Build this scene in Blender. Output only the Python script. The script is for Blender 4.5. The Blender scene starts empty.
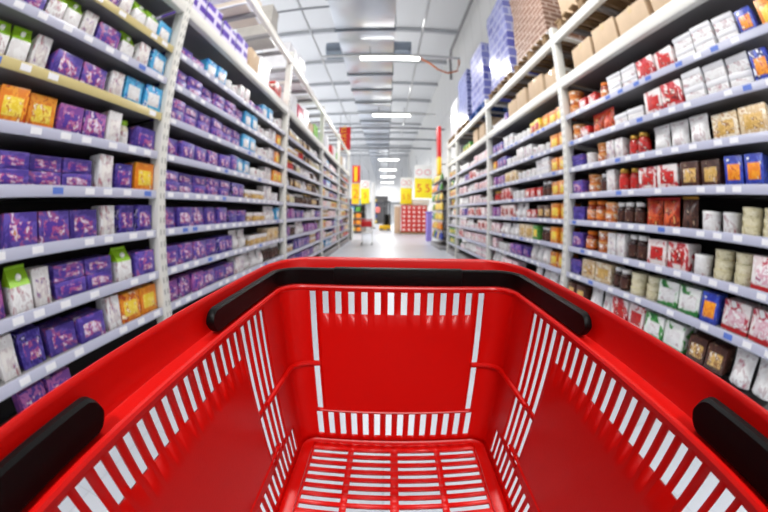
import bpy, bmesh, math, random
from mathutils import Vector, Matrix, Euler
random.seed(7)
PI = math.pi
scn = bpy.context.scene
FSTOP = 25.0
COL = scn.collection
CAMH = 1.05                                  # lens height above the shop floor
# ------------------------------------------------------------------ camera numbers (16.5 mm fisheye on full frame)
FPX = 352.0
PITCH, YAW, ROLL = 0.11938907, 0.0028409, 0.007
_cp, _sp = math.cos(PITCH), math.sin(PITCH)
FW = Vector((-math.sin(YAW)*_cp, math.cos(YAW)*_cp, -_sp))
_r0 = Vector((math.cos(YAW), math.sin(YAW), 0)); _u0 = _r0.cross(FW)
RT = _r0*math.cos(ROLL) + _u0*math.sin(ROLL)
UP = _u0*math.cos(ROLL) - _r0*math.sin(ROLL)

def project(p):
    d = Vector(p) - Vector((0, 0, CAMH)); d.normalize()
    th = math.acos(max(-1, min(1, d.dot(FW)))); r = 2*FPX*math.sin(th/2)
    x, y = d.dot(RT), d.dot(UP); s = math.hypot(x, y) + 1e-9
    return 384 + r*x/s, 256 - r*y/s

def lip_row(u):                               # image row of the basket's rim, to leave out stock that it hides
    pts = [(0, 420), (100, 354), (200, 301), (277, 262), (397, 258), (519, 263), (560, 281), (650, 326), (700, 355), (768, 396)]
    if u <= 0: return 420
    for (a, b), (c, d) in zip(pts, pts[1:]):
        if u <= c: return b + (d-b)*(u-a)/(c-a)
    return 396

def in_view(x, y, z0, z1, hw=0.1):
    for yy in (y-hw, y+hw):
        for zz in (z0, z1):
            if yy < -0.3: continue
            u, v = project((x, yy, zz))
            if -6 <= u <= 774 and -6 <= v <= min(518, lip_row(u)-2): return True
    return False

# ------------------------------------------------------------------ materials
def srgb(r, g, b):
    f = lambda c: (c/255/12.92) if c/255 <= 0.04045 else ((c/255+0.055)/1.055)**2.4
    return (f(r), f(g), f(b), 1)
MATS = {}
def mat(name, rgb, rough=0.5, metal=0.0, bump=0, bscale=40, var=0.0, vscale=6, emit=None, estr=0, coat=0, trans=0, spec=0.5, sss=0):
    if name in MATS: return MATS[name]
    m = bpy.data.materials.new(name); m.use_nodes = True; nt = m.node_tree; b = nt.nodes['Principled BSDF']
    c = srgb(*rgb); b.inputs['Base Color'].default_value = c
    b.inputs['Roughness'].default_value = rough; b.inputs['Metallic'].default_value = metal
    b.inputs['Specular IOR Level'].default_value = spec
    if coat: b.inputs['Coat Weight'].default_value = coat; b.inputs['Coat Roughness'].default_value = 0.15
    if trans: b.inputs['Transmission Weight'].default_value = trans
    if emit: b.inputs['Emission Color'].default_value = srgb(*emit); b.inputs['Emission Strength'].default_value = estr
    tc = nt.nodes.new('ShaderNodeTexCoord')
    if var:
        n = nt.nodes.new('ShaderNodeTexNoise'); n.inputs['Scale'].default_value = vscale; n.inputs['Detail'].default_value = 5
        nt.links.new(tc.outputs['Object'], n.inputs['Vector'])
        mx = nt.nodes.new('ShaderNodeMixRGB'); mx.blend_type = 'MULTIPLY'; mx.inputs[0].default_value = 1
        rp = nt.nodes.new('ShaderNodeValToRGB'); rp.color_ramp.elements[0].color = (1-var,)*3+(1,); rp.color_ramp.elements[1].color = (1, 1, 1, 1)
        rp.color_ramp.elements[0].position = .3; rp.color_ramp.elements[1].position = .7
        nt.links.new(n.outputs['Fac'], rp.inputs[0]); mx.inputs[1].default_value = c
        nt.links.new(rp.outputs[0], mx.inputs[2]); nt.links.new(mx.outputs[0], b.inputs['Base Color'])
    if bump:
        n2 = nt.nodes.new('ShaderNodeTexNoise'); n2.inputs['Scale'].default_value = bscale
        nt.links.new(tc.outputs['Object'], n2.inputs['Vector'])
        bp = nt.nodes.new('ShaderNodeBump'); bp.inputs['Strength'].default_value = bump; bp.inputs['Distance'].default_value = 0.002
        nt.links.new(n2.outputs['Fac'], bp.inputs['Height']); nt.links.new(bp.outputs[0], b.inputs['Normal'])
    MATS[name] = m
    return m

def printed(name, cols, scale=4.0, stops=(0.45, 0.65, 0.82), band=None, rough=0.35, stretch=(1, 1, 1)):
    """printed packaging: irregular patches of ink and, if asked, a band across the pack"""
    if name in MATS: return MATS[name]
    m = bpy.data.materials.new(name); m.use_nodes = True; nt = m.node_tree; b = nt.nodes['Principled BSDF']
    b.inputs['Roughness'].default_value = rough
    tc = nt.nodes.new('ShaderNodeTexCoord'); mp = nt.nodes.new('ShaderNodeMapping'); mp.inputs['Scale'].default_value = stretch
    nt.links.new(tc.outputs['Generated'], mp.inputs['Vector'])
    oi = nt.nodes.new('ShaderNodeObjectInfo'); ad = nt.nodes.new('ShaderNodeVectorMath'); ad.operation = 'ADD'
    nt.links.new(mp.outputs[0], ad.inputs[0])
    mlt = nt.nodes.new('ShaderNodeMath'); mlt.operation = 'MULTIPLY'; mlt.inputs[1].default_value = 0.5
    nt.links.new(oi.outputs['Random'], mlt.inputs[0]); nt.links.new(mlt.outputs[0], ad.inputs[1])
    ns = nt.nodes.new('ShaderNodeTexNoise'); ns.inputs['Scale'].default_value = scale; ns.inputs['Detail'].default_value = 2.5; ns.inputs['Distortion'].default_value = 0.6
    nt.links.new(ad.outputs[0], ns.inputs['Vector'])
    rp = nt.nodes.new('ShaderNodeValToRGB'); cr = rp.color_ramp; cr.interpolation = 'CONSTANT'
    cr.elements[0].position = 0; cr.elements[0].color = srgb(*cols[0]); cr.elements[1].position = stops[0]; cr.elements[1].color = srgb(*cols[1 % len(cols)])
    for s, c in zip(stops[1:], cols[2:]):
        e = cr.elements.new(s); e.color = srgb(*c)
    mr = nt.nodes.new('ShaderNodeMapRange'); mr.inputs[1].default_value = 0.25; mr.inputs[2].default_value = 0.75
    nt.links.new(ns.outputs['Fac'], mr.inputs[0]); nt.links.new(mr.outputs[0], rp.inputs[0])
    out = rp.outputs[0]
    if band:
        z0, z1, bc = band
        sp = nt.nodes.new('ShaderNodeSeparateXYZ'); nt.links.new(tc.outputs['Generated'], sp.inputs[0])
        r2 = nt.nodes.new('ShaderNodeValToRGB'); c2 = r2.color_ramp; c2.interpolation = 'CONSTANT'
        c2.elements[0].color = (0, 0, 0, 1); c2.elements[1].position = z0; c2.elements[1].color = (1, 1, 1, 1)
        e = c2.elements.new(z1); e.color = (0, 0, 0, 1)
        nt.links.new(sp.outputs['Z'], r2.inputs[0])
        mx = nt.nodes.new('ShaderNodeMixRGB'); nt.links.new(r2.outputs[0], mx.inputs[0]); nt.links.new(out, mx.inputs[1]); mx.inputs[2].default_value = srgb(*bc)
        out = mx.outputs[0]
    nt.links.new(out, b.inputs['Base Color'])
    MATS[name] = m
    return m

def grid_mat(name, base, line, sx, sy, mortar=0.03, rough=0.5, base2=None, coord='Object', rot=(0, 0, 0), bump=0, metal=0, coat=0, offset=0.0):
    if name in MATS: return MATS[name]
    m = bpy.data.materials.new(name); m.use_nodes = True; nt = m.node_tree; b = nt.nodes['Principled BSDF']
    b.inputs['Roughness'].default_value = rough; b.inputs['Metallic'].default_value = metal; b.inputs['Coat Weight'].default_value = coat
    tc = nt.nodes.new('ShaderNodeTexCoord'); mp = nt.nodes.new('ShaderNodeMapping'); mp.inputs['Rotation'].default_value = (0, 0, 0) if rot == 'side' else rot
    br = nt.nodes.new('ShaderNodeTexBrick'); br.offset = offset; br.inputs['Scale'].default_value = 1
    br.inputs['Brick Width'].default_value = sx; br.inputs['Row Height'].default_value = sy; br.inputs['Mortar Size'].default_value = mortar
    br.inputs['Mortar Smooth'].default_value = 0.2
    br.inputs['Color1'].default_value = srgb(*base); br.inputs['Color2'].default_value = srgb(*(base2 or base)); br.inputs['Mortar'].default_value = srgb(*line)
    if rot == 'side':                          # courses run round the upright faces
        sp = nt.nodes.new('ShaderNodeSeparateXYZ'); ad = nt.nodes.new('ShaderNodeMath'); cb = nt.nodes.new('ShaderNodeCombineXYZ')
        nt.links.new(tc.outputs[coord], sp.inputs[0]); nt.links.new(sp.outputs[0], ad.inputs[0]); nt.links.new(sp.outputs[1], ad.inputs[1])
        nt.links.new(ad.outputs[0], cb.inputs[0]); nt.links.new(sp.outputs[2], cb.inputs[1]); nt.links.new(cb.outputs[0], mp.inputs[0])
    else: nt.links.new(tc.outputs[coord], mp.inputs[0])
    nt.links.new(mp.outputs[0], br.inputs[0]); nt.links.new(br.outputs[0], b.inputs['Base Color'])
    if bump:
        bp = nt.nodes.new('ShaderNodeBump'); bp.inputs['Strength'].default_value = bump; bp.inputs['Distance'].default_value = .004; bp.invert = True
        nt.links.new(br.outputs['Fac'], bp.inputs['Height']); nt.links.new(bp.outputs[0], b.inputs['Normal'])
    MATS[name] = m
    return m

M_RED = mat('red_plastic', (206, 7, 2), 0.34, bump=0.06, bscale=500, var=0.06, vscale=9, spec=0.35)
M_BLK = mat('black_plastic', (5, 4, 5), 0.45, bump=0.08, bscale=900, spec=0.18)
M_WHT = mat('white_steel', (232, 231, 224), 0.4, var=0.05, vscale=3)
M_SHELF = mat('grey_shelf_steel', (138, 136, 138), 0.45, var=0.06, vscale=4)
M_RAIL = mat('lavender_price_rail', (190, 192, 212), 0.3)
M_RAILY = mat('straw_price_rail', (206, 190, 130), 0.35)
M_TAG = mat('paper_tag', (240, 240, 244), 0.5)
M_TAGB = mat('blue_tag', (92, 122, 205), 0.5)
M_BACK = mat('dark_back_panel', (40, 37, 39), 0.6, var=0.2)  # extra dark, puts the shade inside the racks into the panel colour
M_KRAFT = mat('kraft_card', (206, 180, 150), 0.75, var=0.12, vscale=7)
M_TAPE = mat('packing_tape', (214, 190, 150), 0.25)
M_WOOD = mat('pallet_wood', (158, 128, 92), 0.8, var=0.35, vscale=12, bump=.3)
M_LAMP = mat('lamp_tube', (255, 255, 255), 0.4, emit=(255, 252, 246), estr=9)
M_DUCT = mat('zinc_duct', (204, 208, 214), 0.3, metal=1.0, var=0.05, vscale=2)
M_SPIRAL = mat('spiral_duct', (150, 160, 172), 0.35, metal=0.9)
M_DARK = mat('dark_grey_metal', (84, 86, 90), 0.5)
M_PIPE = mat('painted_pipe', (205, 206, 206), 0.45)
M_CEIL = grid_mat('ceiling_panels', (226, 227, 228), (196, 198, 202), 6.0, 3.2, 0.03, 0.6, base2=(220, 221, 223))
M_WALL = grid_mat('wall_panels', (232, 231, 228), (206, 205, 203), 6.0, 1.2, 0.02, 0.6, rot=(0, PI/2, 0))
M_WALLB = mat('wall_paint', (214, 216, 218), 0.7, var=.05)
M_FLOOR = grid_mat('floor_tiles', (196, 200, 208), (176, 180, 188), 0.6, 0.6, 0.004, 0.33, base2=(190, 194, 203))
M_YEL = mat('yellow_card', (246, 226, 30), 0.5)
M_SRED = mat('sign_red', (196, 20, 24), 0.45)
M_SYEL = mat('sign_yellow', (250, 196, 10), 0.45)
M_CARD = mat('white_card', (244, 243, 240), 0.5)
M_CROSS = mat('rail_grey', (146, 148, 152), .5)
M_PURL = mat('purlin_grey', (186, 188, 192), .5)
M_ORC = mat('orange_cable', (205, 110, 50), 0.5)

# ------------------------------------------------------------------ mesh helpers
class MB:
    def __init__(s): s.bm = bmesh.new(); s.mi = 0
    def _tag(s, fs):
        for f in fs: f.material_index = s.mi; f.smooth = True
    def box(s, x0, x1, y0, y1, z0, z1, bev=0.0, seg=2):
        g = bmesh.ops.create_cube(s.bm, size=1)
        vs = g['verts']
        for v in vs:
            v.co = Vector((x0+(v.co.x+.5)*(x1-x0), y0+(v.co.y+.5)*(y1-y0), z0+(v.co.z+.5)*(z1-z0)))
        fs = list({f for v in vs for f in v.link_faces}); s._tag(fs)
        if bev:
            es = list({e for v in vs for e in v.link_edges})
            r = bmesh.ops.bevel(s.bm, geom=es, offset=min(bev, .45*min(abs(x1-x0), abs(y1-y0), abs(z1-z0))), segments=seg, profile=.5, affect='EDGES')
            s._tag(r['faces'])
        return s
    def lathe(s, prof, cx=0, cy=0, n=20, cap=True):
        rings = []
        for r, z in prof:
            rings.append([s.bm.verts.new((cx+r*math.cos(2*PI*i/n), cy+r*math.sin(2*PI*i/n), z)) for i in range(n)])
        fs = []
        for a, b in zip(rings, rings[1:]):
            for i in range(n):
                fs.append(s.bm.faces.new((a[i], a[(i+1) % n], b[(i+1) % n], b[i])))
        if cap:
            fs.append(s.bm.faces.new(list(reversed(rings[0])))); fs.append(s.bm.faces.new(rings[-1]))
        s._tag(fs); return s
    def tube(s, pts, r, n=8, closed=False, flat=None):
        pts = [Vector(p) for p in pts]; rings = []; N = len(pts); fs = []
        for i, p in enumerate(pts):
            a = pts[(i-1) % N] if (closed or i) else p; b = pts[(i+1) % N] if (closed or i < N-1) else p
            t = (b-a).normalized(); up = Vector((0, 0, 1)) if abs(t.z) < .95 else Vector((1, 0, 0))
            x = t.cross(up).normalized(); y = x.cross(t)
            rx, ry = (r, r) if flat is None else flat
            rings.append([s.bm.verts.new(p + x*rx*math.cos(2*PI*k/n) + y*ry*math.sin(2*PI*k/n)) for k in range(n)])
        M = N if closed else N-1
        for i in range(M):
            a, b = rings[i], rings[(i+1) % N]
            for k in range(n): fs.append(s.bm.faces.new((a[k], a[(k+1) % n], b[(k+1) % n], b[k])))
        if not closed: fs.append(s.bm.faces.new(rings[0])); fs.append(s.bm.faces.new(list(reversed(rings[-1]))))
        s._tag(fs); return s
    def sweep(s, path, prof, closed=True):
        """profile of (outward offset, height) pairs carried round a flat path of (point, outward normal)"""
        rings = [[s.bm.verts.new((p[0]+n[0]*o, p[1]+n[1]*o, h)) for o, h in prof] for p, n in path]
        N = len(rings); k = len(prof); fs = []
        for i in range(N if closed else N-1):
            a, b = rings[i], rings[(i+1) % N]
            for j in range(k): fs.append(s.bm.faces.new((a[j], b[j], b[(j+1) % k], a[(j+1) % k])))
        if not closed: fs.append(s.bm.faces.new(rings[0])); fs.append(s.bm.faces.new(list(reversed(rings[-1]))))
        s._tag(fs); return s
    def mesh(s, name, mats):
        bmesh.ops.recalc_face_normals(s.bm, faces=s.bm.faces[:])
        me = bpy.data.meshes.new(name); s.bm.to_mesh(me); s.bm.free()
        for m in (mats if isinstance(mats, (list, tuple)) else [mats]): me.materials.append(m)
        try: me.set_sharp_from_angle(angle=math.radians(38))
        except Exception: pass
        return me
    def build(s, name, mats, parent=None, loc=(0, 0, 0), rot=(0, 0, 0)):
        o = bpy.data.objects.new(name, s.mesh(name, mats)); COL.objects.link(o)
        o.location = loc; o.rotation_euler = rot
        if parent: o.parent = parent
        return o

def tag(o, label, cat, group=None, kind=None):
    o['label'] = label; o['category'] = cat
    if group: o['group'] = group
    if kind: o['kind'] = kind
    return o
def struct(o): o['kind'] = 'structure'; return o
def empty(name, loc=(0, 0, 0), rz=0):
    o = bpy.data.objects.new(name, None); COL.objects.link(o); o.location = loc; o.rotation_euler = (0, 0, rz); o.empty_display_size = .1
    return o
def link_child(mesh, name, parent, loc=(0, 0, 0), rot=(0, 0, 0)):
    o = bpy.data.objects.new(name, mesh); COL.objects.link(o); o.parent = parent; o.location = loc; o.rotation_euler = rot
    return o
def W(z): return z + CAMH                     # heights below are measured from the lens

# ------------------------------------------------------------------ the setting
WL, WR = -1.38, 1.72                          # rack faces
CEIL = 7.7
struct(MB().box(-14, 2.95, -6, 48, -0.1, 0).build('floor', M_FLOOR))
struct(MB().box(-14, 2.95, -6, 48, W(CEIL), W(CEIL)+.15).build('ceiling', M_CEIL))
struct(MB().box(2.95, 3.1, -6, 48, 0, W(CEIL)).build('wall_right', M_WALL))
struct(MB().box(-14, 3.1, 48, 48.2, 0, W(CEIL)).build('wall_back', M_WALLB))
struct(MB().box(-14.2, -14, -6, 48, 0, W(CEIL)).build('wall_left', M_WALLB))

# roof purlins and cross beams: part of the room
for i, y in enumerate([3.2, 6.4, 9.6, 12.8, 16, 19.2, 22.4, 25.6, 28.8, 32, 35.2, 38.4, 41.6, 44.8]):
    b = MB().box(-14, 2.95, y-.05, y+.05, W(CEIL)-.16, W(CEIL))
    b.box(-14, 2.95, y-.07, y+.07, W(CEIL)-.18, W(CEIL)-.16)
    struct(b.build('trim_%d' % (i+1), M_PURL))

def label_far(y): return 'nearest' if y < 9 else 'next' 
# ventilation duct with flanges
DZ = 4.36
duct = empty('air_duct', (-.49, 3.0, W(DZ)))
tag(duct, 'long square silver ventilation duct hanging under the ceiling above the aisle', 'duct')
yy = 3.0
for k in range(28):
    MB().box(-.68, .68, 0, 1.44, 0, .7, .01).build('duct_section', M_DUCT, duct, (0, k*1.45, 0))
    MB().box(-.71, .71, -.03, .03, -.03, .73, .006).build('flange', mat('flange_zinc', (120, 126, 134), .35, metal=.8), duct, (0, k*1.45+1.45, 0))
for k, (sx, dx) in enumerate(((-1, -.68), (1, .68))):
    sb = MB()
    n = 22
    prof = []
    for j in range(15):
        prof.append((.26+(.012 if j % 2 else 0), j*.035))
    sb.lathe(prof, n=n)
    sb.build('spiral_branch', M_SPIRAL, duct, (dx, 6.1, .32), (0, sx*PI/2, 0))

# sprinkler pipes and conduits
def pipe(pts, r, label, name='ceiling_pipe', m=M_PIPE, group='service pipes under the ceiling'):
    o = MB().tube(pts, r, 8).build(name, m); tag(o, label, 'pipe', group); return o
pipe([(-2.1, 2, W(5.2)), (-2.1, 46, W(5.2))], .035, 'thin white pipe running along under the ceiling, left of the silver duct')
pipe([(1.0, 2, W(5.2)), (1.0, 46, W(5.2))], .035, 'thin white pipe running along under the ceiling, right of the silver duct')
pipe([(2.72, 2, W(7.1)), (2.72, 13.5, W(7.1)), (2.78, 14.2, W(6.9)), (2.82, 14.4, W(6.0))], .06, 'grey conduit along the top of the right wall, bending down at its end', 'wall_conduit', M_SHELF)
for y in (7.4, 12.2, 17.6, 23.2, 29.0, 35):
    pass
pipe([(-4.5, 7.0, W(4.9)), (-1.25, 7.0, W(4.9))], .03, 'dark rail crossing under the ceiling left of the duct, nearest the camera', 'cross_rail', M_CROSS)
pipe([(-6, 16.9, W(4.26)), (2.9, 16.9, W(4.26))], .05, 'dark pipe crossing under the ceiling beyond the second long lamp', 'cross_rail', M_CROSS)
pipe([(-6, 19.6, W(4.28)), (2.9, 19.6, W(4.28))], .05, 'thin pipe crossing the hall beyond the duct flanges', 'cross_rail', M_CROSS)
pipe([(-6, 22.2, W(4.25)), (2.9, 22.2, W(4.25))], .06, 'farthest dark pipe crossing the hall below the ceiling', 'cross_rail', M_CROSS)

# lamps: long tube fixtures on cross rails
LAMPY = [8.3, 13.8, 25.7, 31.7, 37.7, 44.6]
where = ['nearest in view, with an orange cable at its end', 'second from the camera', 'third from the camera, beyond the cross pipes', 'fourth from the camera', 'fifth from the camera', 'farthest in view, before the back wall']
for i, y in enumerate(LAMPY):
    t = empty('ceiling_lamp', (.09 if y < 10 else .22, y, W(4.0)))
    tag(t, 'glowing tube lamp over the aisle, ' + where[i], 'lamp', 'tube lamps over the aisle')
    if i == 0: lamp_near = t
    MB().box(-.74, .74, -.055, .055, -.02, .045, .02, 3).build('diffuser', M_LAMP, t)
    MB().box(-.77, .77, -.07, .07, .045, .085, .008).build('housing', M_WHT, t)
    if y < 15:
        MB().box(-1.75, 1.8, -.03, .03, .085, .135, .006).build('support_rail', M_PIPE, t)
    else:
        for sx in (-.6, .6): MB().box(sx-.008, sx+.008, -.008, .008, .08, .36).build('hanger', M_DARK, t)
    if y < 15:
        for sx in (-.5, .5): MB().box(sx-.008, sx+.008, -.008, .008, .13, .36).build('hanger', M_DARK, t)
o = MB().tube([(.885, 8.3, W(4.03)), (.95, 8.3, W(3.98)), (1.1, 8.3, W(3.9)), (1.3, 8.32, W(3.74)), (1.55, 8.34, W(3.66)), (1.8, 8.34, W(3.74)), (1.86, 8.34, W(3.95)), (1.87, 8.34, W(4.1))], .022, 8).build('power_cable', M_ORC, lamp_near, (-.09, -8.3, -W(4.0)))
o['label'] = 'orange cable sagging from the right end'

# unseen lights added over the other aisles and behind the camera, no fixtures built
def area(x, y, z, sx, sy, e, col=(1, .985, .96)):
    l = bpy.data.lights.new('lamp_and_fill_light', 'AREA'); l.shape = 'RECTANGLE'; l.size = sx; l.size_y = sy; l.energy = e; l.color = col
    o = bpy.data.objects.new('lamp_and_fill_light', l); COL.objects.link(o); o.location = (x, y, z); return o
for y in [-3.2, 2.6]: area(.1, y, W(3.97), 1.5, .2, 130 if y > 0 else 270)  # the rear one is boosted as added front fill for the basket
for y in LAMPY: area(.09 if y < 10 else .22, y, W(3.97), 1.5, .12, 130)
for x in (-5.2, -9.6):
    for y in (2, 9, 16, 24, 32, 40): area(x, y, W(4.6), 2.4, .8, 330)

for x in (.15, -5.2, -9.6):                     # upward lights added above the lamp rows to brighten the ceiling
    for y in (-3.2, 2.6, 8.3, 13.8, 19.6, 25.7, 31.7, 37.7, 43):
        o = area(x, y, W(5.1), 1.5, .3, 22); o.rotation_euler = (PI, 0, 0)
w = bpy.data.worlds.new('ambient_fill'); scn.world = w; w.use_nodes = True  # soft fill added through the open end behind the camera
w.node_tree.nodes['Background'].inputs[0].default_value = (.93, .97, 1, 1); w.node_tree.nodes['Background'].inputs[1].default_value = 0.3

# ------------------------------------------------------------------ racks
LUP = [-1.1, 1.84, 4.75, 7.66, 10.56, 13.5]
RUP = [.33, 3.03, 5.75, 8.47, 9.66]
LSH = [1.14, .90, .65, .40, .155, -.085, -.34, -.575, -.80]
RSH = [1.0, .73, .475, .225, -.02, -.27, -.515, -.76]
LB, LU = 1.55, 2.36                            # tops of lower and upper beams, left
RB, RU = 1.42, 1.95
BAYW = ['nearest', 'second', 'third', 'fourth', 'fifth']

def upright(h, sgn):                          # perforated post with a rear twin and bracing
    b = MB(); b.box(-.045*1, .045, -.04, .04, 0, h, .006)
    for k in range(int(h/.075)):
        for dy in (-.018, .018):
            b.mi = 1; b.box((.0455 if sgn > 0 else -.0462), (.0462 if sgn > 0 else -.0455), dy-.007, dy+.007, .05+k*.075, .085+k*.075); b.mi = 0
    b.box(-.06, .06, -.055, .055, 0, .012)
    return b.mesh('upright', [M_WHT, mat('slot_shadow', (176, 176, 172), .6)])

def rack(side):
    sgn = 1 if side == 'left' else -1          # the aisle lies towards +x of the left rack
    X = WL if side == 'left' else WR
    ups = LUP if side == 'left' else RUP
    B, U = (LB, LU) if side == 'left' else (RB, RU)
    t = empty('pallet_rack', (X, ups[0], 0))
    tag(t, 'long white steel pallet rack along the %s side of the aisle' % side, 'rack', 'racks beside the aisle')
    hm = W(U)+.12
    um = upright(hm, sgn)
    for i, y in enumerate(ups):
        link_child(um, 'upright', t, (-sgn*.045, y-ups[0], 0))
        MB().box(-.04, .04, -.04, .04, 0, hm, .006).build('rear_upright', M_WHT, t, (-sgn*1.05, y-ups[0], 0))
        for z in (1.75, 2.6, 3.0):
            if z < hm-.1: MB().box(min(-sgn*.09, -sgn*1.0), max(-sgn*.09, -sgn*1.0), -.015, .015, z, z+.04).build('brace', M_WHT, t, (0, y-ups[0], 0))
    L = ups[-1]-ups[0]
    for i in range(len(ups)-1):
        ya, yb = ups[i]-ups[0]+.04, ups[i+1]-ups[0]-.04
        for z, hh in ((B, .10), (U, .10)):
            MB().box(-.055, 0, ya, yb, W(z)-hh, W(z), .006).build('beam', M_WHT, t, (-sgn*.0 if sgn < 0 else 0, 0, 0) if sgn > 0 else (.055, 0, 0))
            MB().box(-.025, .025, ya, yb, W(z)-hh, W(z), .006).build('rear_beam', M_WHT, t, (-sgn*1.05, 0, 0))
        for k in range(5):                     # bars carried between the two upper beams
            y = ya+(yb-ya)*(k+.5)/5
            MB().box(min(-sgn*.055, -sgn*1.03), max(-sgn*.055, -sgn*1.03), y-.03, y+.03, W(U)-.05, W(U)-.004).build('crossbar', M_SHELF, t)
        # deck on the lower beams and the back of the shelving
        MB().box(min(-sgn*.055, -sgn*1.03), max(-sgn*.055, -sgn*1.03), ya, yb, W(B)-.03, W(B)-.004).build('deck', M_SHELF, t)
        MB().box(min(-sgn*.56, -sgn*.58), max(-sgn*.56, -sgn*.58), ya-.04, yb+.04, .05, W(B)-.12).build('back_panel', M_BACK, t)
        MB().box(min(-sgn*.02, -sgn*.55), max(-sgn*.02, -sgn*.55), ya-.0, yb+.0, 0, .13, .004).build('plinth', M_SHELF, t)
    return t
rack('left'); rack('right')

ORD = ['zeroth', 'first', 'second', 'third', 'fourth', 'fifth', 'sixth', 'seventh', 'eighth', 'ninth', 'tenth', 'eleventh', 'twelfth', 'thirteenth', 'fourteenth', 'fifteenth', 'sixteenth', 'seventeenth', 'eighteenth', 'nineteenth', 'twentieth',
       'twenty-first', 'twenty-second', 'twenty-third', 'twenty-fourth', 'twenty-fifth', 'twenty-sixth', 'twenty-seventh', 'twenty-eighth', 'twenty-ninth', 'thirtieth'] + ['late']*60

tag_mesh = {}
tag_mesh['w'] = MB().box(0, .0015, -.035, .035, -.015, .015).mesh('price_tag', M_TAG)
tag_mesh['b'] = MB().box(0, .0015, -.035, .035, -.015, .015).mesh('price_tag', M_TAGB)
def shelves(side):
    sgn = 1 if side == 'left' else -1
    X = WL if side == 'left' else WR
    ups, zs = (LUP, LSH) if side == 'left' else (RUP, RSH)
    for i in range(len(ups)-1):
        ya, yb = ups[i]+.042, ups[i+1]-.042
        if i == 0: ya = max(ya, -.35)
        for k, z in enumerate(zs):
            if not any(in_view(X, ya+(yb-ya)*q/12, W(z)-.02, W(z)+.02, .12) for q in range(13)): continue
            t = empty('rack_shelf', (X-sgn*.02, (ya+yb)/2, W(z)), 0 if sgn > 0 else PI)
            tag(t, '%s shelf from the top in the %s %s bay, grey board with price rail' % (ORD[k+1], BAYW[i], side), 'shelf', 'shelves of the %s rack' % side)
            h = (yb-ya)/2
            MB().box(-.52, -.006, -h, h, 0, .018, .002).build('board', M_SHELF, t)
            yel = side == 'left' and i == 0 and k in (0, 2)
            r = MB().box(-.006, 0, -h, h, -.026, .024, .002).build('price_rail', M_RAILY if yel else M_RAIL, t)
            if i < 2:
                n = int(2*h/.17)
                for q in range(n):
                    y = -h+2*h*(q+.5)/n+random.uniform(-.03, .03)
                    if random.random() < .2: continue
                    if not in_view(X, t.location.y + (y if sgn > 0 else -y), W(z), W(z), .01): continue
                    link_child(tag_mesh['b' if (side == 'right' and k == 0 and random.random() < .8) or random.random() < .12 else 'w'], 'price_tag', r, (0, y, 0))
shelves('left'); shelves('right')

# ------------------------------------------------------------------ stock: shapes (front face at x=0 looking to +x, standing on z=0)
def s_box(w, d, h, mats):
    m, lab = mats
    return [('body', MB().box(-d, 0, -w/2, w/2, 0, h, .004).mesh('box_body', m)),
            ('front_label', MB().box(-.0004, .0008, -w*.34, w*.34, h*.2, h*.72, .0003).mesh('front_label', lab)),
            ('top_flap', MB().box(-d*.96, -d*.5, -w*.48, w*.48, h-.0008, h+.0008).mesh('top_flap', m))]
def s_gift(w, d, h, mats):
    m, lab = mats
    return [('body', MB().box(-d+.003, -.003, -w/2+.003, w/2-.003, 0, h*.72, .003).mesh('box_body', m)),
            ('lid', MB().box(-d, 0, -w/2, w/2, h*.6, h, .005).mesh('box_lid', lab))]
def s_gable(w, d, h, mats):
    m, lab, cap = mats
    b = MB(); hb = h*.58
    b.box(-d, 0, -w/2, w/2, 0, hb, .003)
    g = MB(); vs = [g.bm.verts.new(c) for c in ((0, -w/2, hb), (0, w/2, hb), (-d, w/2, hb), (-d, -w/2, hb), (-d/2+.006, -w/2, h*.93), (-d/2+.006, w/2, h*.93), (-d/2-.006, w/2, h*.93), (-d/2-.006, -w/2, h*.93))]
    for f in ((0, 1, 5, 4), (2, 3, 7, 6), (1, 2, 6, 5), (3, 0, 4, 7), (4, 5, 6, 7), (3, 2, 1, 0)): g.bm.faces.new([vs[i] for i in f])
    g.box(-d/2-.004, -d/2+.004, -w/2, w/2, h*.92, h, .001)
    c = MB().lathe([(.016, 0), (.016, .014), (.014, .018)], n=14)
    for v in c.bm.verts: v.co = Matrix.Rotation(math.radians(48), 3, 'Y') @ v.co + Vector((-d*.22, 0, hb+(h*.93-hb)*.42))
    return [('body', b.mesh('carton_body', m)), ('gable_top', g.mesh('gable_top', lab)), ('screw_cap', c.mesh('screw_cap', cap))]
def s_tub(w, d, h, mats):
    m, lid = mats; r = w/2
    return [('body', MB().lathe([(r*.9, 0), (r*.93, .004), (r*.97, h*.5), (r*.98, h*.86)], -r, 0, 22).mesh('tub_body', m)),
            ('lid', MB().lathe([(r*.985, h*.84), (r, h*.85), (r, h*.97), (r*.97, h), (r*.85, h), (r*.83, h*.985)], -r, 0, 22).mesh('tub_lid', lid))]
def s_jar(w, d, h, mats):
    m, lid, lab = mats; r = w/2
    return [('body', MB().lathe([(r*.9, 0), (r, .008), (r, h*.62), (r*.93, h*.72), (r*.72, h*.8), (r*.72, h*.84)], -r, 0, 20).mesh('jar_body', m)),
            ('lid', MB().lathe([(r*.78, h*.82), (r*.8, h*.83), (r*.8, h*.98), (r*.76, h)], -r, 0, 20).mesh('jar_lid', lid)),
            ('label', MB().lathe([(r*1.004, h*.12), (r*1.008, h*.13), (r*1.008, h*.56), (r*1.004, h*.57)], -r, 0, 20, False).mesh('jar_label', lab))]
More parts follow.
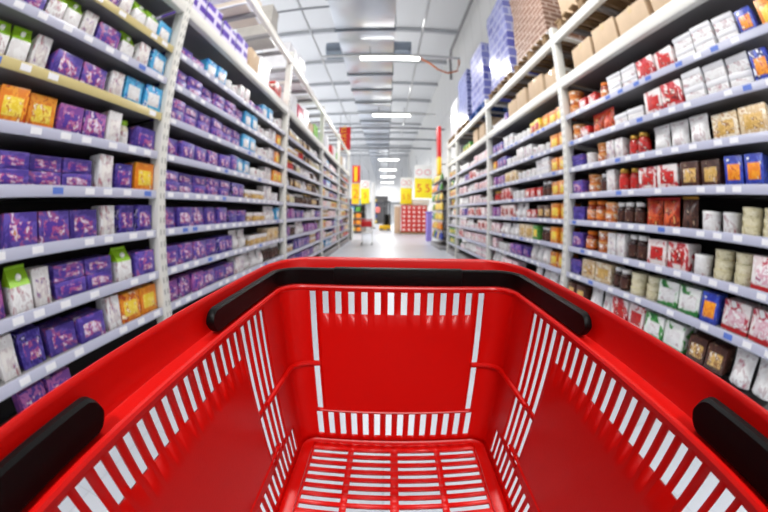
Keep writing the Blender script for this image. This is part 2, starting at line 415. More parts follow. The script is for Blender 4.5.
def s_bottle(w, d, h, mats):
    m, lid, lab = mats; r = w/2
    return [('body', MB().lathe([(r*.9, 0), (r, .01), (r, h*.5), (r*.9, h*.6), (r*.45, h*.76), (r*.36, h*.9)], -r, 0, 18).mesh('bottle_body', m)),
            ('cap', MB().lathe([(r*.42, h*.88), (r*.42, h*.98), (r*.38, h)], -r, 0, 16).mesh('bottle_cap', lid)),
            ('label', MB().lathe([(r*1.004, h*.1), (r*1.01, h*.11), (r*1.01, h*.46), (r*1.004, h*.47)], -r, 0, 18, False).mesh('bottle_label', lab))]
def s_pouch(w, d, h, mats):
    m, seal = mats
    b = MB(); nu, nv = 12, 12
    for sgn in (1, -1):
        g = [[None]*(nv+1) for _ in range(nu+1)]
        for i in range(nu+1):
            for j in range(nv+1):
                u, v = i/nu*2-1, j/nv
                th = d/2*max(0, 1-abs(u)**3.0)*(1-max(0, (v-.25)/.75)**1.7)*(.75+.25*math.sin(min(1, v*4)*PI/2))
                pinch = 1-.06*math.sin(v*PI)
                th += .004*math.sin(7*u+9*v)*(1-abs(u))*(1-v)
                g[i][j] = b.bm.verts.new((-d/2+sgn*th, u*w/2*pinch, v*h*.93))
        for i in range(nu):
            for j in range(nv):
                b.bm.faces.new((g[i][j], g[i+1][j], g[i+1][j+1], g[i][j+1])).smooth = True
    bmesh.ops.remove_doubles(b.bm, verts=b.bm.verts[:], dist=.0004)
    s = MB().box(-d/2-.0016, -d/2+.0016, -w/2, w/2, h*.92, h)
    for k in range(5): s.box(-d/2-.003, -d/2+.003, -w/2, w/2, h*(.925+k*.015), h*(.929+k*.015))
    return [('body', b.mesh('pouch_body', m)), ('seal', s.mesh('pouch_seal', seal))]
def s_roll(w, d, h, mats):
    m, end = mats
    b = MB().lathe([(h*.3, -d/2+.0), (h*.48, -d/2+.012), (h*.5, -d/2+.02), (h*.5, d/2-.02), (h*.48, d/2-.012), (h*.3, d/2)], n=18)
    for v in b.bm.verts: v.co = Vector((-d/2+v.co.z, v.co.x, v.co.y+h/2))
    e = MB().lathe([(h*.3, -.001), (h*.32, .004), (h*.1, .010), (h*.14, .018)], n=12)
    for v in e.bm.verts: v.co = Vector((v.co.z, v.co.x, v.co.y+h/2))
    return [('body', b.mesh('roll_body', m)), ('twisted_end', e.mesh('twisted_end', end))]

P = printed
PU = P('print_purple', [(70, 50, 142), (98, 78, 172), (164, 84, 150), (222, 214, 236)], 2.8, (.42, .68, .86), rough=.35)
PUL = P('print_purple_label', [(84, 54, 156), (176, 80, 140), (222, 212, 232), (200, 130, 90)], 3.4, (.45, .66, .86))
PP = P('print_pink', [(122, 62, 150), (176, 96, 164), (80, 50, 146), (232, 216, 232)], 2.8, (.38, .6, .84))
VI = P('print_violet', [(58, 40, 140), (96, 80, 180), (30, 24, 80), (200, 190, 230)], 3.5)
LBm = P('print_sky', [(60, 160, 214), (100, 190, 232), (30, 110, 190), (240, 246, 250)], 3, (.5, .7, .85))
LIME = mat('lime_card', (146, 200, 30), .4); WHC = P('print_white', [(226, 224, 224), (236, 236, 236), (206, 194, 196), (186, 130, 140)], 3, (.4, .66, .84))
PALE = P('print_pale', [(234, 230, 226), (214, 204, 204), (150, 126, 168), (206, 110, 110)], 3, (.45, .74, .9))
ORG = P('print_orange', [(232, 130, 24), (244, 160, 40), (200, 80, 20), (250, 230, 190)], 3, (.45, .68, .85))
RDP = P('print_red', [(190, 24, 28), (214, 50, 40), (120, 14, 20), (245, 230, 220)], 3.4, (.45, .62, .8))
RWH = P('print_red_white', [(240, 232, 230), (232, 214, 212), (200, 70, 76), (170, 30, 46)], 2.8, (.42, .64, .82))
BLP = P('print_blue', [(40, 54, 160), (60, 84, 190), (20, 28, 100), (230, 232, 244)], 3.3, (.45, .66, .82))
GWH = P('print_green_white', [(240, 242, 238), (226, 236, 226), (70, 150, 70), (30, 110, 60)], 2.6, (.45, .6, .8), band=(.02, .12, (40, 130, 60)))
RWB = P('print_white_red_foot', [(240, 234, 232), (232, 214, 214), (190, 60, 80), (236, 236, 236)], 2.6, (.45, .62, .75), band=(.02, .16, (196, 30, 36)))
BEI = P('print_beige', [(226, 206, 170), (214, 184, 140), (240, 228, 204), (190, 140, 90)], 3.2, (.35, .6, .84))
CRM = P('print_cream', [(226, 218, 182), (236, 230, 204), (190, 180, 130), (214, 200, 150)], 4)
BRN = P('print_brown', [(70, 40, 34), (96, 58, 44), (40, 24, 22), (200, 170, 140)], 3.6, (.5, .68, .86))
GLD = P('print_gold', [(206, 164, 84), (226, 190, 120), (150, 100, 50), (244, 236, 220)], 3.4, (.4, .6, .78))
PKW = P('print_pink_white', [(232, 208, 214), (222, 172, 186), (242, 238, 238), (176, 100, 130)], 3.2, (.35, .6, .85))
GRN = P('print_green', [(60, 140, 60), (100, 170, 70), (30, 90, 50), (230, 236, 210)], 3.4, (.45, .66, .82))
YLP = P('print_yellow', [(240, 206, 50), (248, 224, 100), (214, 140, 30), (250, 246, 220)], 3.4, (.45, .66, .82))
ORW = P('print_orange_white', [(240, 232, 220), (232, 150, 70), (190, 96, 40), (250, 246, 240)], 3.0, (.32, .5, .72), band=(.0, .2, (226, 120, 40)))
G_AMB = mat('amber_preserve', (150, 50, 14), .12, coat=.5); G_RED = mat('red_preserve', (176, 32, 12), .12, coat=.5); G_DRK = mat('dark_preserve', (52, 24, 18), .12, coat=.5)
G_CRM = mat('pale_glass', (230, 224, 200), .15, coat=.5); G_GRN = mat('green_glass', (50, 90, 40), .1, coat=.5)
C_WHT = mat('cap_white', (240, 240, 238), .35); C_GLD = mat('cap_gold', (204, 160, 70), .3, metal=.7); C_RED = mat('cap_red', (196, 24, 24), .35); C_ORG = mat('cap_orange', (234, 126, 30), .35); C_YEL = mat('cap_yellow', (244, 200, 40), .35)
C_BLU = mat('cap_blue', (40, 70, 180), .35)

# code: (object name, words, category, shape, w, d, h, materials)
KIND = {
 'pu': ('snack_box', 'purple box with pink print', 'box', s_box, .20, .15, .135, (PU, PUL)),
 'pf': ('flat_box', 'flat purple box', 'box', s_box, .21, .16, .075, (PU, PUL)),
 'pp': ('candy_box', 'pink and purple box', 'box', s_box, .17, .13, .15, (PP, PUL)),
 'vi': ('square_box', 'violet blue box', 'box', s_box, .15, .14, .15, (VI, PUL)),
 'pg': ('gift_box', 'dark purple lidded box', 'box', s_gift, .20, .18, .13, (VI, PU)),
 'lm': ('gable_carton', 'white carton with lime top', 'carton', s_gable, .125, .11, .2, (WHC, LIME, C_WHT)),
 'lj': ('lidded_jar', 'white jar with lime lid', 'jar', s_jar, .10, .10, .16, (G_CRM, LIME, WHC)),
 'wh': ('tall_box', 'white printed box', 'box', s_box, .11, .10, .17, (WHC, PALE)),
 'wg': ('lidded_box', 'white lidded box', 'box', s_gift, .19, .16, .095, (WHC, mat('lid_white', (224, 224, 228), .4))),
 'lb': ('carton_box', 'light blue box', 'box', s_box, .17, .14, .17, (LBm, WHC)),
 'or': ('cookie_box', 'orange box', 'box', s_box, .18, .15, .165, (ORG, YLP)),
 'rd': ('small_box', 'red box', 'box', s_box, .15, .12, .11, (RDP, RWH)),
 'rw': ('sweet_box', 'white box with red print', 'box', s_box, .2, .15, .17, (RWH, RDP)),
 'bl': ('deep_box', 'dark blue box', 'box', s_box, .14, .12, .165, (BLP, ORG)),
 'gw': ('dessert_box', 'white and green box', 'box', s_box, .2, .14, .165, (GWH, WHC)),
 'rf': ('present_box', 'white box with red foot', 'box', s_box, .21, .15, .175, (RWB, PKW)),
 'be': ('biscuit_box', 'beige box', 'box', s_box, .22, .15, .16, (BEI, GLD)),
 'ot': ('lidded_tub', 'orange round tub', 'tub', s_tub, .17, .17, .085, (ORW, mat('lid_orange', (232, 168, 100), .35))),
 'wt': ('storage_tub', 'white round tub', 'tub', s_tub, .14, .14, .11, (WHC, C_WHT)),
 'oj': ('honey_jar', 'amber jar with orange lid', 'jar', s_jar, .12, .12, .17, (G_AMB, C_ORG, ORW)),
 'rj': ('preserve_jar', 'red jar with gold lid', 'jar', s_jar, .11, .11, .165, (G_RED, C_GLD, RDP)),
 'dj': ('dark_jar', 'dark brown jar', 'jar', s_jar, .105, .105, .165, (G_DRK, C_WHT, BRN)),
 'wj': ('cream_jar', 'cream jar with white lid', 'jar', s_jar, .1, .1, .15, (G_CRM, C_WHT, CRM)),
 'rp': ('pouch_bag', 'red orange pouch bag', 'bag', s_pouch, .17, .09, .185, (P('print_red_orange', [(176, 40, 20), (214, 90, 40), (120, 20, 14), (240, 190, 120)], 3.4), C_RED)),
 'wp': ('paper_bag', 'white pouch bag', 'bag', s_pouch, .18, .1, .18, (WHC, C_WHT)),
 'bp': ('coffee_bag', 'dark brown pouch bag', 'bag', s_pouch, .15, .09, .185, (BRN, C_GLD)),
 'cr': ('biscuit_roll', 'cream biscuit roll', 'packet', s_roll, .06, .2, .055, (CRM, C_YEL)),
 'cs': ('round_tin', 'cream round tin', 'tin', s_tub, .15, .15, .05, (CRM, mat('tin_lid', (214, 206, 170), .3))),
 'gd': ('chocolate_box', 'gold and white box', 'box', s_gift, .18, .15, .10, (GLD, WHC)),
 'bb': ('sauce_bottle', 'dark bottle with red cap', 'bottle', s_bottle, .075, .075, .2, (G_DRK, C_RED, RWH)),
 'gb': ('oil_bottle', 'green bottle with yellow cap', 'bottle', s_bottle, .075, .075, .2, (G_GRN, C_YEL, YLP)),
 'pk': ('tea_box', 'pink and white box', 'box', s_box, .19, .13, .155, (PKW, RWH)),
 'pw': ('powder_box', 'pale pink lidded box', 'box', s_gift, .17, .13, .10, (PKW, WHC)),
 'br': ('cocoa_box', 'brown box', 'box', s_box, .16, .12, .15, (BRN, GLD)),
 'gr': ('cereal_box', 'green box', 'box', s_box, .15, .11, .17, (GRN, YLP)),
 'ye': ('pasta_box', 'yellow box', 'box', s_box, .15, .11, .165, (YLP, RDP)),
 'sb': ('crisp_bag', 'blue crisp bag', 'bag', s_pouch, .2, .1, .25, (BLP, C_BLU)),
 'sy': ('snack_bag', 'yellow snack bag', 'bag', s_pouch, .2, .1, .25, (YLP, C_RED)),
 'sg': ('nut_bag', 'green snack bag', 'bag', s_pouch, .2, .1, .25, (GRN, C_WHT)),
 'so': ('chips_bag', 'orange snack bag', 'bag', s_pouch, .2, .1, .25, (ORG, C_RED)),
}
PROTO = {}
def proto(k):
    if k in PROTO: return PROTO[k]
    name, words, cat, fn, w, d, h, mats = KIND[k]
    parts = fn(w, d, h, mats)
    # one joined mesh for copies too far off to show their parts
    bm = bmesh.new(); ms = []
    for pn, me in parts:
        n0 = len(bm.faces); bm.from_mesh(me); bm.faces.ensure_lookup_table()
        if me.materials[0] not in ms: ms.append(me.materials[0])
        for f in bm.faces[n0:]: f.material_index = ms.index(me.materials[0])
    jm = bpy.data.meshes.new(name); bm.to_mesh(jm); bm.free()
    for m in ms: jm.materials.append(m)
    PROTO[k] = (parts, jm)
    return PROTO[k]

def put(k, loc, rz, full, label, group):
    name, words, cat = KIND[k][:3]; parts, jm = proto(k)
    if full:
        t = empty(name, loc, rz)
        for pn, me in parts: link_child(me, pn, t)
    else:
        t = bpy.data.objects.new(name, jm); COL.objects.link(t); t.location = loc; t.rotation_euler = (0, 0, rz)
    tag(t, label, cat, group)
    return t

STOCK = []
def fill(X, sgn, z, ystart, yend, runs, place, full, headroom=.198, xin=.038, gap=.012, wide=1.0, jit=1.0, cycle=True):
    """rows of stock from ystart to yend; runs = [(code, how many, layers)]; labels count away from the camera"""
    d = 1 if yend > ystart else -1
    y = ystart; items = []; i = 0
    while True:
        if i >= len(runs) and not cycle: break
        k, n, lay = runs[i % len(runs)]; i += 1
        w, dep, h = KIND[k][4:7]; w *= wide; zs = random.uniform(.9, 1.07); h *= zs
        if h > headroom: zs *= headroom/h; h = headroom
        stop = False
        for q in range(n):
            if d*(yend-y) < w+.004: stop = True; break
            yc = y+d*w/2; xj = random.uniform(0, .03)*jit
            for L in range(min(lay, max(1, int(headroom/h)))):
                items.append((k, yc, xj+random.uniform(0, .006)*(L > 0), L, h, zs))
            y += d*(w+gap+random.uniform(0, .008)*jit)
        if stop: break
        y += d*random.uniform(.0, .03)*jit
    for k, yc, xj, L, h, zs in items:
        w = KIND[k][4]*wide
        z0 = z+L*(h+.001)
        if not in_view(X, yc, z0+.01, z0+h, w/2): continue
        o = put(k, (X-sgn*(xin+xj), yc, z0), (0 if sgn > 0 else PI)+math.radians(random.uniform(-3.5, 3.5)*jit), full,
            '', '%ss, %s' % (KIND[k][1], place))
        o.scale = (1, wide, zs)
        STOCK.append((o, k, place, yc, L))

# nearest left bay, from the post towards the camera
L0 = [
 [('lb', 1, 1), ('lm', 2, 1), ('wh', 1, 1), ('pp', 2, 1), ('lb', 2, 1)],
 [('lb', 1, 1), ('wh', 1, 1), ('lm', 1, 1), ('pu', 1, 1), ('wh', 1, 1), ('lm', 2, 1), ('pu', 1, 1), ('lb', 2, 1), ('pu', 2, 1)],
 [('lb', 2, 1), ('wh', 1, 1), ('pu', 2, 1), ('wh', 1, 1), ('lm', 3, 1), ('wh', 1, 1), ('pu', 2, 1), ('pp', 2, 1)],
 [('pu', 1, 1), ('lj', 1, 1), ('wh', 1, 1), ('pp', 2, 1), ('or', 2, 1), ('wh', 2, 1), ('pu', 2, 1), ('pp', 3, 1)],
 [('or', 1, 1), ('vi', 1, 1), ('wh', 1, 1), ('pf', 4, 2), ('lj', 1, 1), ('wh', 1, 1), ('pu', 4, 1)],
 [('vi', 2, 1), ('wh', 1, 1), ('pu', 4, 1), ('wh', 1, 1), ('lm', 1, 1), ('pp', 2, 1), ('pu', 3, 1)],
 [('pu', 1, 1), ('lm', 1, 1), ('pf', 2, 2), ('wh', 1, 1), ('lm', 1, 1), ('pp', 2, 1), ('pu', 4, 1)],
 [('or', 2, 1), ('wh', 1, 1), ('pu', 2, 1), ('vi', 1, 1), ('wh', 1, 1), ('pp', 3, 1), ('wh', 1, 1), ('pp', 4, 1)],
 [('pu', 3, 1), ('pp', 3, 1)]]
L1 = [
 [('pf', 2, 1), ('lb', 2, 1), ('wt', 2, 1), ('wh', 2, 1)],
 [('pf', 6, 2), ('lb', 2, 1), ('wt', 3, 1), ('wh', 2, 1), ('or', 2, 1)],
 [('pf', 6, 2), ('lb', 2, 1), ('wt', 3, 1), ('wh', 2, 1), ('or', 2, 1)],
 [('pu', 5, 1), ('vi', 1, 1), ('lb', 2, 1), ('wt', 3, 1), ('wh', 2, 1), ('or', 2, 1)],
 [('pf', 5, 2), ('vi', 2, 1), ('gd', 3, 1), ('wh', 2, 1), ('wt', 2, 1), ('rd', 2, 1)],
 [('pu', 5, 1), ('pg', 2, 1), ('gd', 3, 1), ('wp', 2, 1), ('lb', 2, 1)],
 [('pu', 4, 1), ('vi', 2, 1), ('wp', 2, 1), ('gd', 3, 1), ('be', 2, 1), ('lb', 1, 1)],
 [('pp', 3, 1), ('pu', 3, 1), ('wh', 2, 1), ('wp', 3, 1), ('dj', 5, 1)],
 [('pu', 4, 1), ('gd', 3, 1), ('wt', 4, 1)]]
def mix(pool, n, lay=1):
    return [(random.choice(pool), random.randint(2, 4), random.choice((1, 1, 2))) for _ in range(n)]
for i in range(5):
    ya, yb = LUP[i]+.05, LUP[i+1]-.05
    for k, z in enumerate(LSH):
        if i == 0: runs, a, b = L0[k], yb, max(ya, -.25)
        elif i == 1: runs, a, b = L1[k], ya, yb
        elif i == 2: runs, a, b = mix(['dj', 'wj', 'br', 'wp', 'rj', 'bp', 'gd'] if k < 5 else ['vi', 'wp', 'pp', 'wt', 'gd', 'dj', 'wh'], 9), ya, yb
        elif i == 3: runs, a, b = mix(['wp', 'vi', 'bl', 'wh', 'gd', 'ye', 'pk', 'lb'], 9), ya, yb
        else: runs, a, b = mix(['br', 'rd', 'be', 'bp', 'vi', 'ye', 'rj', 'wh'], 9), ya, yb
        fill(WL, 1, W(z)+.0182, a, b, runs, '%s shelf down, %s left bay' % (ORD[k+1], BAYW[i]), i < 2, wide=1.0 if i < 3 else 1.5 if i == 3 else 2.1, headroom=.198 if k else .24)

R0 = [
 [('ot', 1, 3), ('rd', 2, 1), ('oj', 1, 1), ('wg', 2, 2), ('rw', 2, 1), ('wg', 3, 2), ('bl', 1, 1), ('or', 2, 1), ('be', 1, 1)],
 [('ot', 1, 2), ('rd', 1, 1), ('rp', 2, 1), ('wg', 2, 2), ('rw', 2, 1), ('wg', 3, 2), ('bl', 2, 1), ('or', 2, 1)],
 [('pg', 1, 1), ('wt', 1, 1), ('ot', 1, 2), ('wh', 2, 1), ('rj', 2, 1), ('wp', 3, 1), ('be', 2, 1), ('rp', 1, 1), ('rd', 1, 1), ('cs', 2, 3), ('rw', 2, 1)],
 [('pu', 1, 1), ('ot', 1, 2), ('dj', 1, 1), ('wh', 1, 1), ('rj', 2, 1), ('rw', 2, 1), ('br', 2, 1), ('bl', 2, 1), ('gw', 2, 1), ('be', 2, 1)],
 [('pg', 1, 1), ('oj', 2, 1), ('ot', 1, 2), ('dj', 3, 1), ('rp', 2, 1), ('bp', 1, 1), ('wt', 2, 1), ('cs', 2, 3), ('rf', 2, 1), ('be', 2, 1)],
 [('pu', 1, 1), ('oj', 1, 1), ('ot', 1, 2), ('wh', 2, 1), ('dj', 2, 1), ('rw', 2, 1), ('wt', 1, 1), ('cs', 2, 3), ('rf', 3, 1), ('bl', 1, 1)],
 [('pg', 1, 1), ('be', 2, 1), ('dj', 2, 1), ('cs', 2, 3), ('gw', 2, 1), ('bl', 1, 1), ('rf', 2, 1), ('wp', 2, 1)],
 [('br', 2, 1), ('wp', 2, 1), ('rw', 2, 1), ('gw', 2, 1)]]
R1 = [
 [('or', 3, 1), ('ye', 2, 1), ('wt', 4, 1), ('wg', 2, 2), ('vi', 4, 1)],
 [('or', 2, 1), ('wt', 3, 1), ('wh', 4, 1), ('wg', 2, 1), ('vi', 3, 1)],
 [('or', 2, 1), ('wg', 2, 2), ('wt', 4, 1), ('be', 2, 1), ('pp', 3, 1)],
 [('or', 2, 1), ('dj', 2, 1), ('rd', 3, 1), ('wt', 3, 1), ('rw', 2, 1), ('rj', 3, 1)],
 [('or', 2, 1), ('br', 2, 1), ('rd', 2, 1), ('wp', 2, 1), ('rw', 3, 1), ('pp', 2, 1)],
 [('or', 2, 1), ('dj', 2, 1), ('gr', 1, 1), ('be', 2, 1), ('wp', 4, 1), ('pk', 2, 1)],
 [('or', 2, 1), ('wp', 3, 1), ('pu', 3, 1), ('wt', 4, 1), ('pk', 2, 1)],
 [('wp', 4, 1), ('vi', 3, 1), ('pk', 3, 1)]]
for i in range(4):
    ya, yb = RUP[i]+.05, RUP[i+1]-.05
    for k, z in enumerate(RSH):
        if i == 0: runs, a, b = R0[k], yb, ya
        elif i == 1: runs, a, b = R1[k], ya, yb
        elif i == 2: runs, a, b = mix(['pk', 'pw', 'pk', 'rw', 'vi', 'wp'], 9), ya, yb
        else: runs, a, b = mix(['ye', 'wp', 'pp', 'gr', 'br', 'so'][:5], 9), ya, yb
        fill(WR, -1, W(z)+.0182, a, b, runs, '%s shelf down, %s right bay' % (ORD[k+1], BAYW[i]), i < 2, wide=1.0 if i < 2 else 1.25 if i == 2 else 1.6, headroom=.198 if k else .27)

# ------------------------------------------------------------------ stock on the beams
def cardboard(x, y, z, w, d, h, rz, label, group='brown cardboard boxes on the rack beams', m=M_KRAFT, tape=M_TAPE):
    t = MB().box(-d/2, d/2, -w/2, w/2, 0, h, .006).build('cardboard_box', m, None, (x, y, z), (0, 0, rz))
    MB().box(-d/2-.001, d/2+.001, -.025, .025, h-.06, h+.0015).build('tape', tape, t)
    return tag(t, label, 'box', group)
PALLET = []
def pallet(x, y, z, label, m=M_WOOD):
    t = empty('wooden_pallet', (x, y, z)); tag(t, label, 'pallet', 'pallets on the rack beams')
    if not PALLET:
        PALLET.append(MB().box(-.5, .5, -.05, .05, 0, .022, .003).mesh('deck_board', M_WOOD))
        PALLET.append(MB().box(-.07, .07, -.05, .05, 0, .08, .003).mesh('block', M_WOOD))
        PALLET.append(MB().box(-.05, .05, -.55, .55, 0, .02, .003).mesh('runner', M_WOOD))
    if m is not M_WOOD:
        a, b, c = (q.copy() for q in PALLET)
        for q in (a, b, c): q.materials[0] = m
    else: a, b, c = PALLET
    for sx in (-.42, 0, .42): link_child(c, 'runner', t, (sx, 0, 0))
    for sx in (-.42, 0, .42):
        for sy in (-.48, 0, .48): link_child(b, 'block', t, (sx, sy, .02))
    for q in range(7): link_child(a, 'deck_board', t, (0, -.5+q*1.0/6, .1))
    return t
def wrapped(name, x, y, z, w, d, h, m, label, cat='wrapped stack', sd=0, film=True, group='shrink wrapped stacks on the racks'):
    """a stack under stretch film: creased outline, film hem and film tail as parts"""
    t = empty(name, (x, y, z)); tag(t, label, cat, group)
    rnd = random.Random(sd)
    b = MB(); b.box(-d/2, d/2, -w/2, w/2, 0, h)
    bmesh.ops.subdivide_edges(b.bm, edges=b.bm.edges[:], cuts=9, use_grid_fill=True)
    ph = [rnd.uniform(0, 6) for _ in range(6)]
    for v in b.bm.verts:
        c = v.co; tp = c.z/h
        s = 1-.05*tp+.012*math.sin(9*c.z+ph[0]+5*c.y)+.01*math.sin(23*c.z+ph[1])
        c.x *= s; c.y *= s+.012*math.sin(11*c.x+ph[2]+7*c.z)
        if tp > .9: c.z += .03*math.sin(6*c.y+ph[3])*math.cos(5*c.x+ph[4])
    b.build('load', m, t)
    if film:
        f = MB()
        f.tube([(d/2*s[0]*1.0, w/2*s[1]*1.0, .03) for s in ((1, 1), (-1, 1), (-1, -1), (1, -1))], .02, 6, True)
        f.build('film_hem', mat('film', (236, 238, 244), .15, coat=.6), t)
    return t
M_BLUEPK = grid_mat('blue_packs', (92, 94, 176), (196, 198, 224), .28, .16, .018, .3, base2=(150, 154, 214), coat=.15, rot='side', offset=.5)
M_BLUEPK2 = grid_mat('dark_blue_packs', (60, 66, 120), (150, 156, 196), .2, .10, .02, .3, base2=(84, 88, 150), coat=.15, rot='side', offset=.5)
M_WRAPW = mat('white_wrapped', (230, 230, 234), .3, var=.12, vscale=9, coat=.3)
M_BROWNPK = grid_mat('brown_packs', (132, 100, 84), (196, 174, 160), .26, .075, .012, .5, base2=(140, 102, 84), rot='side', offset=.5)
M_PURPK = grid_mat('purple_tray_packs', (84, 50, 160), (216, 210, 236), .22, .12, .03, .35, base2=(112, 84, 190), rot='side')
M_PBLUE = mat('blue_pallet', (40, 90, 170), .6, var=.2)

# right rack, upper beams: pallets and their loads
zU = W(RU)+.002
pl = [(2.22, 2.34, 'nearest pallet on the right upper beams'), (2.22, 3.72, 'second pallet on the right upper beams, under brown packs'),
      (2.22, 5.0, 'third pallet on the right upper beams, under blue packs'), (2.22, 6.45, 'blue pallet on the right upper beams'), (2.22, 7.8, 'fifth pallet on the right upper beams'), (2.22, 9.06, 'farthest pallet on the right upper beams')]
for x, y, lb in pl:
    p_ = pallet(x, y, zU, lb, M_PBLUE if 'blue pallet' in lb else M_WOOD)
    if y > 9: p_.scale = (1, .9, 1)
zl = zU+.123
cardboard(2.25, 2.34, zl, 1.0, .9, .6, 0, 'big kraft carton on the nearest pallet of the right upper beams')
wrapped('wrapped_pallet_load', 2.25, 3.72, zl, 1.04, .95, 1.2, M_BROWNPK, 'stack of brown printed packs under film on the second right pallet', sd=1)
wrapped('wrapped_pallet_load', 2.25, 5.0, zl, 1.0, .95, 1.55, M_BLUEPK, 'tall stack of blue and white packs under film on the third right pallet', sd=2)
wrapped('wrapped_pallet_load', 2.25, 6.45, zl, 1.0, .95, 1.32, M_BLUEPK, 'stack of pale blue packs under film on the blue pallet', sd=3)
wrapped('wrapped_pallet_load', 2.25, 7.8, zl, 1.0, .95, 1.3, M_BLUEPK2, 'stack of dark blue packs under film on the fifth right pallet', sd=4)
wrapped('wrapped_pallet_load', 2.25, 9.05, zl, .95, .9, 1.0, M_WRAPW, 'white wrapped stack on the farthest right pallet', sd=5)
# right rack, lower beams
zB = W(RB)+.002
y = 1.15; i = 0
nm = ['first', 'second', 'third', 'fourth', 'fifth', 'sixth', 'seventh', 'eighth', 'ninth', 'tenth', 'eleventh', 'twelfth']
for (w_, h_, g_) in [(.32, .26, .06), (.42, .24, .05), (.36, .28, .04), (.38, .26, .05), (.34, .24, .1),
                     (.40, .30, .12), (.34, .3, .03), (.32, .26, .05)]:
    y += w_/2
    if 2.9 < y < 3.2: y = 3.3
    cardboard(WR+.05+.2, y, zB, w_, .36, h_, math.radians(random.uniform(-4, 4)), '%s kraft carton from the camera on the right lower beams' % nm[i]); i += 1
    y += w_/2+g_
def shelfbox(k, x, y, z, rz, label, group): return put(k, (x, y, z), rz, True, label, group)
n = 0
for yy, k in ((4.89, 'vi'), (5.06, 'wg'), (5.26, 'wg'), (5.46, 'wg')):
    n += 1; shelfbox(k, WR+.06, yy, zB, PI, '%s box on the right lower beams past the kraft cartons' % nm[n-1], 'small boxes on the right lower beams')
for q, yy in enumerate((5.95, 6.4, 6.9)):
    cardboard(WR+.3, yy, zB, .36, .4, .34, 0, '%s carton on the right lower beams in the third bay' % ['nearest kraft', 'middle kraft', 'last kraft'][q])
for q, yy in enumerate((7.3, 7.55, 7.8)):
    shelfbox('gr', WR+.06, yy, zB, PI, '%s green box on the right lower beams' % ['nearest', 'middle', 'farthest'][q], 'green boxes on the right lower beams')
wrapped('wrapped_bundle', WR+.45, 9.05, zB, .8, .6, .36, M_WRAPW, 'white wrapped bundle on the right lower beams in the last bay', sd=8)

# left rack, lower beams
zB = W(LB)+.002
for q, yy in enumerate((2.08, 2.42, 2.78, 3.12)):
    wrapped('wrapped_bundle', WL-.3, yy, zB, .32, .4, .30+.04*(q % 2), M_PURPK, '%s purple pack bundle from the camera on the left lower beams' % nm[q], sd=20+q, film=False, group='purple pack bundles on the left lower beams')
cardboard(WL-.28, 3.5, zB, .34, .36, .34, .05, 'lower kraft carton beside the purple bundles on the left lower beams')
wrapped('wrapped_bundle', WL-.35, 3.95, zB, .42, .45, .42, M_WRAPW, 'white wrapped bundle behind the red box on the left lower beams', sd=25)
t = MB().box(-.16, .16, -.15, .15, 0, .26, .006).build('promo_box', RDP, None, (WL-.24, 4.42, zB)); tag(t, 'red box with white print on the left lower beams before the post', 'box')
for q, (yy, m_, lb, hh) in enumerate([(5.0, M_WRAPW, 'first white bundle on the left lower beams in the third bay', .3), (5.4, M_WRAPW, 'second white bundle on the left lower beams in the third bay', .4),
        (5.85, mat('pink_film', (206, 40, 90), .3), 'pink wrapped bundle on the left lower beams', .34), (6.3, M_WRAPW, 'white bundle behind the pink one on the left lower beams', .42), (6.8, M_KRAFT, 'brown wrapped bundle on the left lower beams in the third bay', .3),
        (7.3, mat('green_film', (110, 180, 40), .35), 'bright green bundle on the left lower beams', .34), (8.1, M_WRAPW, 'white bundle on the left lower beams in the fourth bay', .4), (8.8, M_WRAPW, 'tall white bundle on the left lower beams in the fourth bay', .5),
        (9.6, mat('red_film', (190, 40, 40), .35), 'red bundle on the left lower beams in the fourth bay', .36), (10.2, M_WRAPW, 'last white bundle of the fourth left bay', .45), (11.0, mat('green_film', (110, 180, 40)), 'far green bundle on the left lower beams in the fifth bay', .36), (11.8, M_KRAFT, 'brown bundle on the left lower beams in the fifth bay', .4), (12.6, M_WRAPW, 'farthest white bundle on the left lower beams', .5)]):
    wrapped('wrapped_bundle', WL-.32, yy, zB, .36, .45, hh, m_, lb, sd=30+q, film=q < 4, group='wrapped bundles on the left lower beams')
# left rack, upper beams
zU = W(LU)+.002
for q, (yy, w_, h_, m_, lb) in enumerate([(2.7, .5, .3, M_WRAPW, 'nearest white bundle on the left upper beams'), (3.35, .5, .34, mat('beige_wrapped', (216, 204, 190), .4, var=.1), 'beige bundle on the left upper beams'), (4.15, .32, .62, mat('grey_wrapped', (176, 172, 166), .35, var=.15), 'tall grey wrapped roll standing on the left upper beams'),
        (5.3, .5, .5, M_WRAPW, 'white bundle on the left upper beams past the second post'), (5.95, .5, .58, M_WRAPW, 'taller white bundle on the left upper beams in the third bay'), (6.8, .6, .3, M_WRAPW, 'low white bundle on the left upper beams in the third bay')]):
    wrapped('wrapped_bundle', WL-.4, yy, zU, w_, .5, h_, m_, lb, sd=60+q, group='wrapped bundles on the left upper beams')

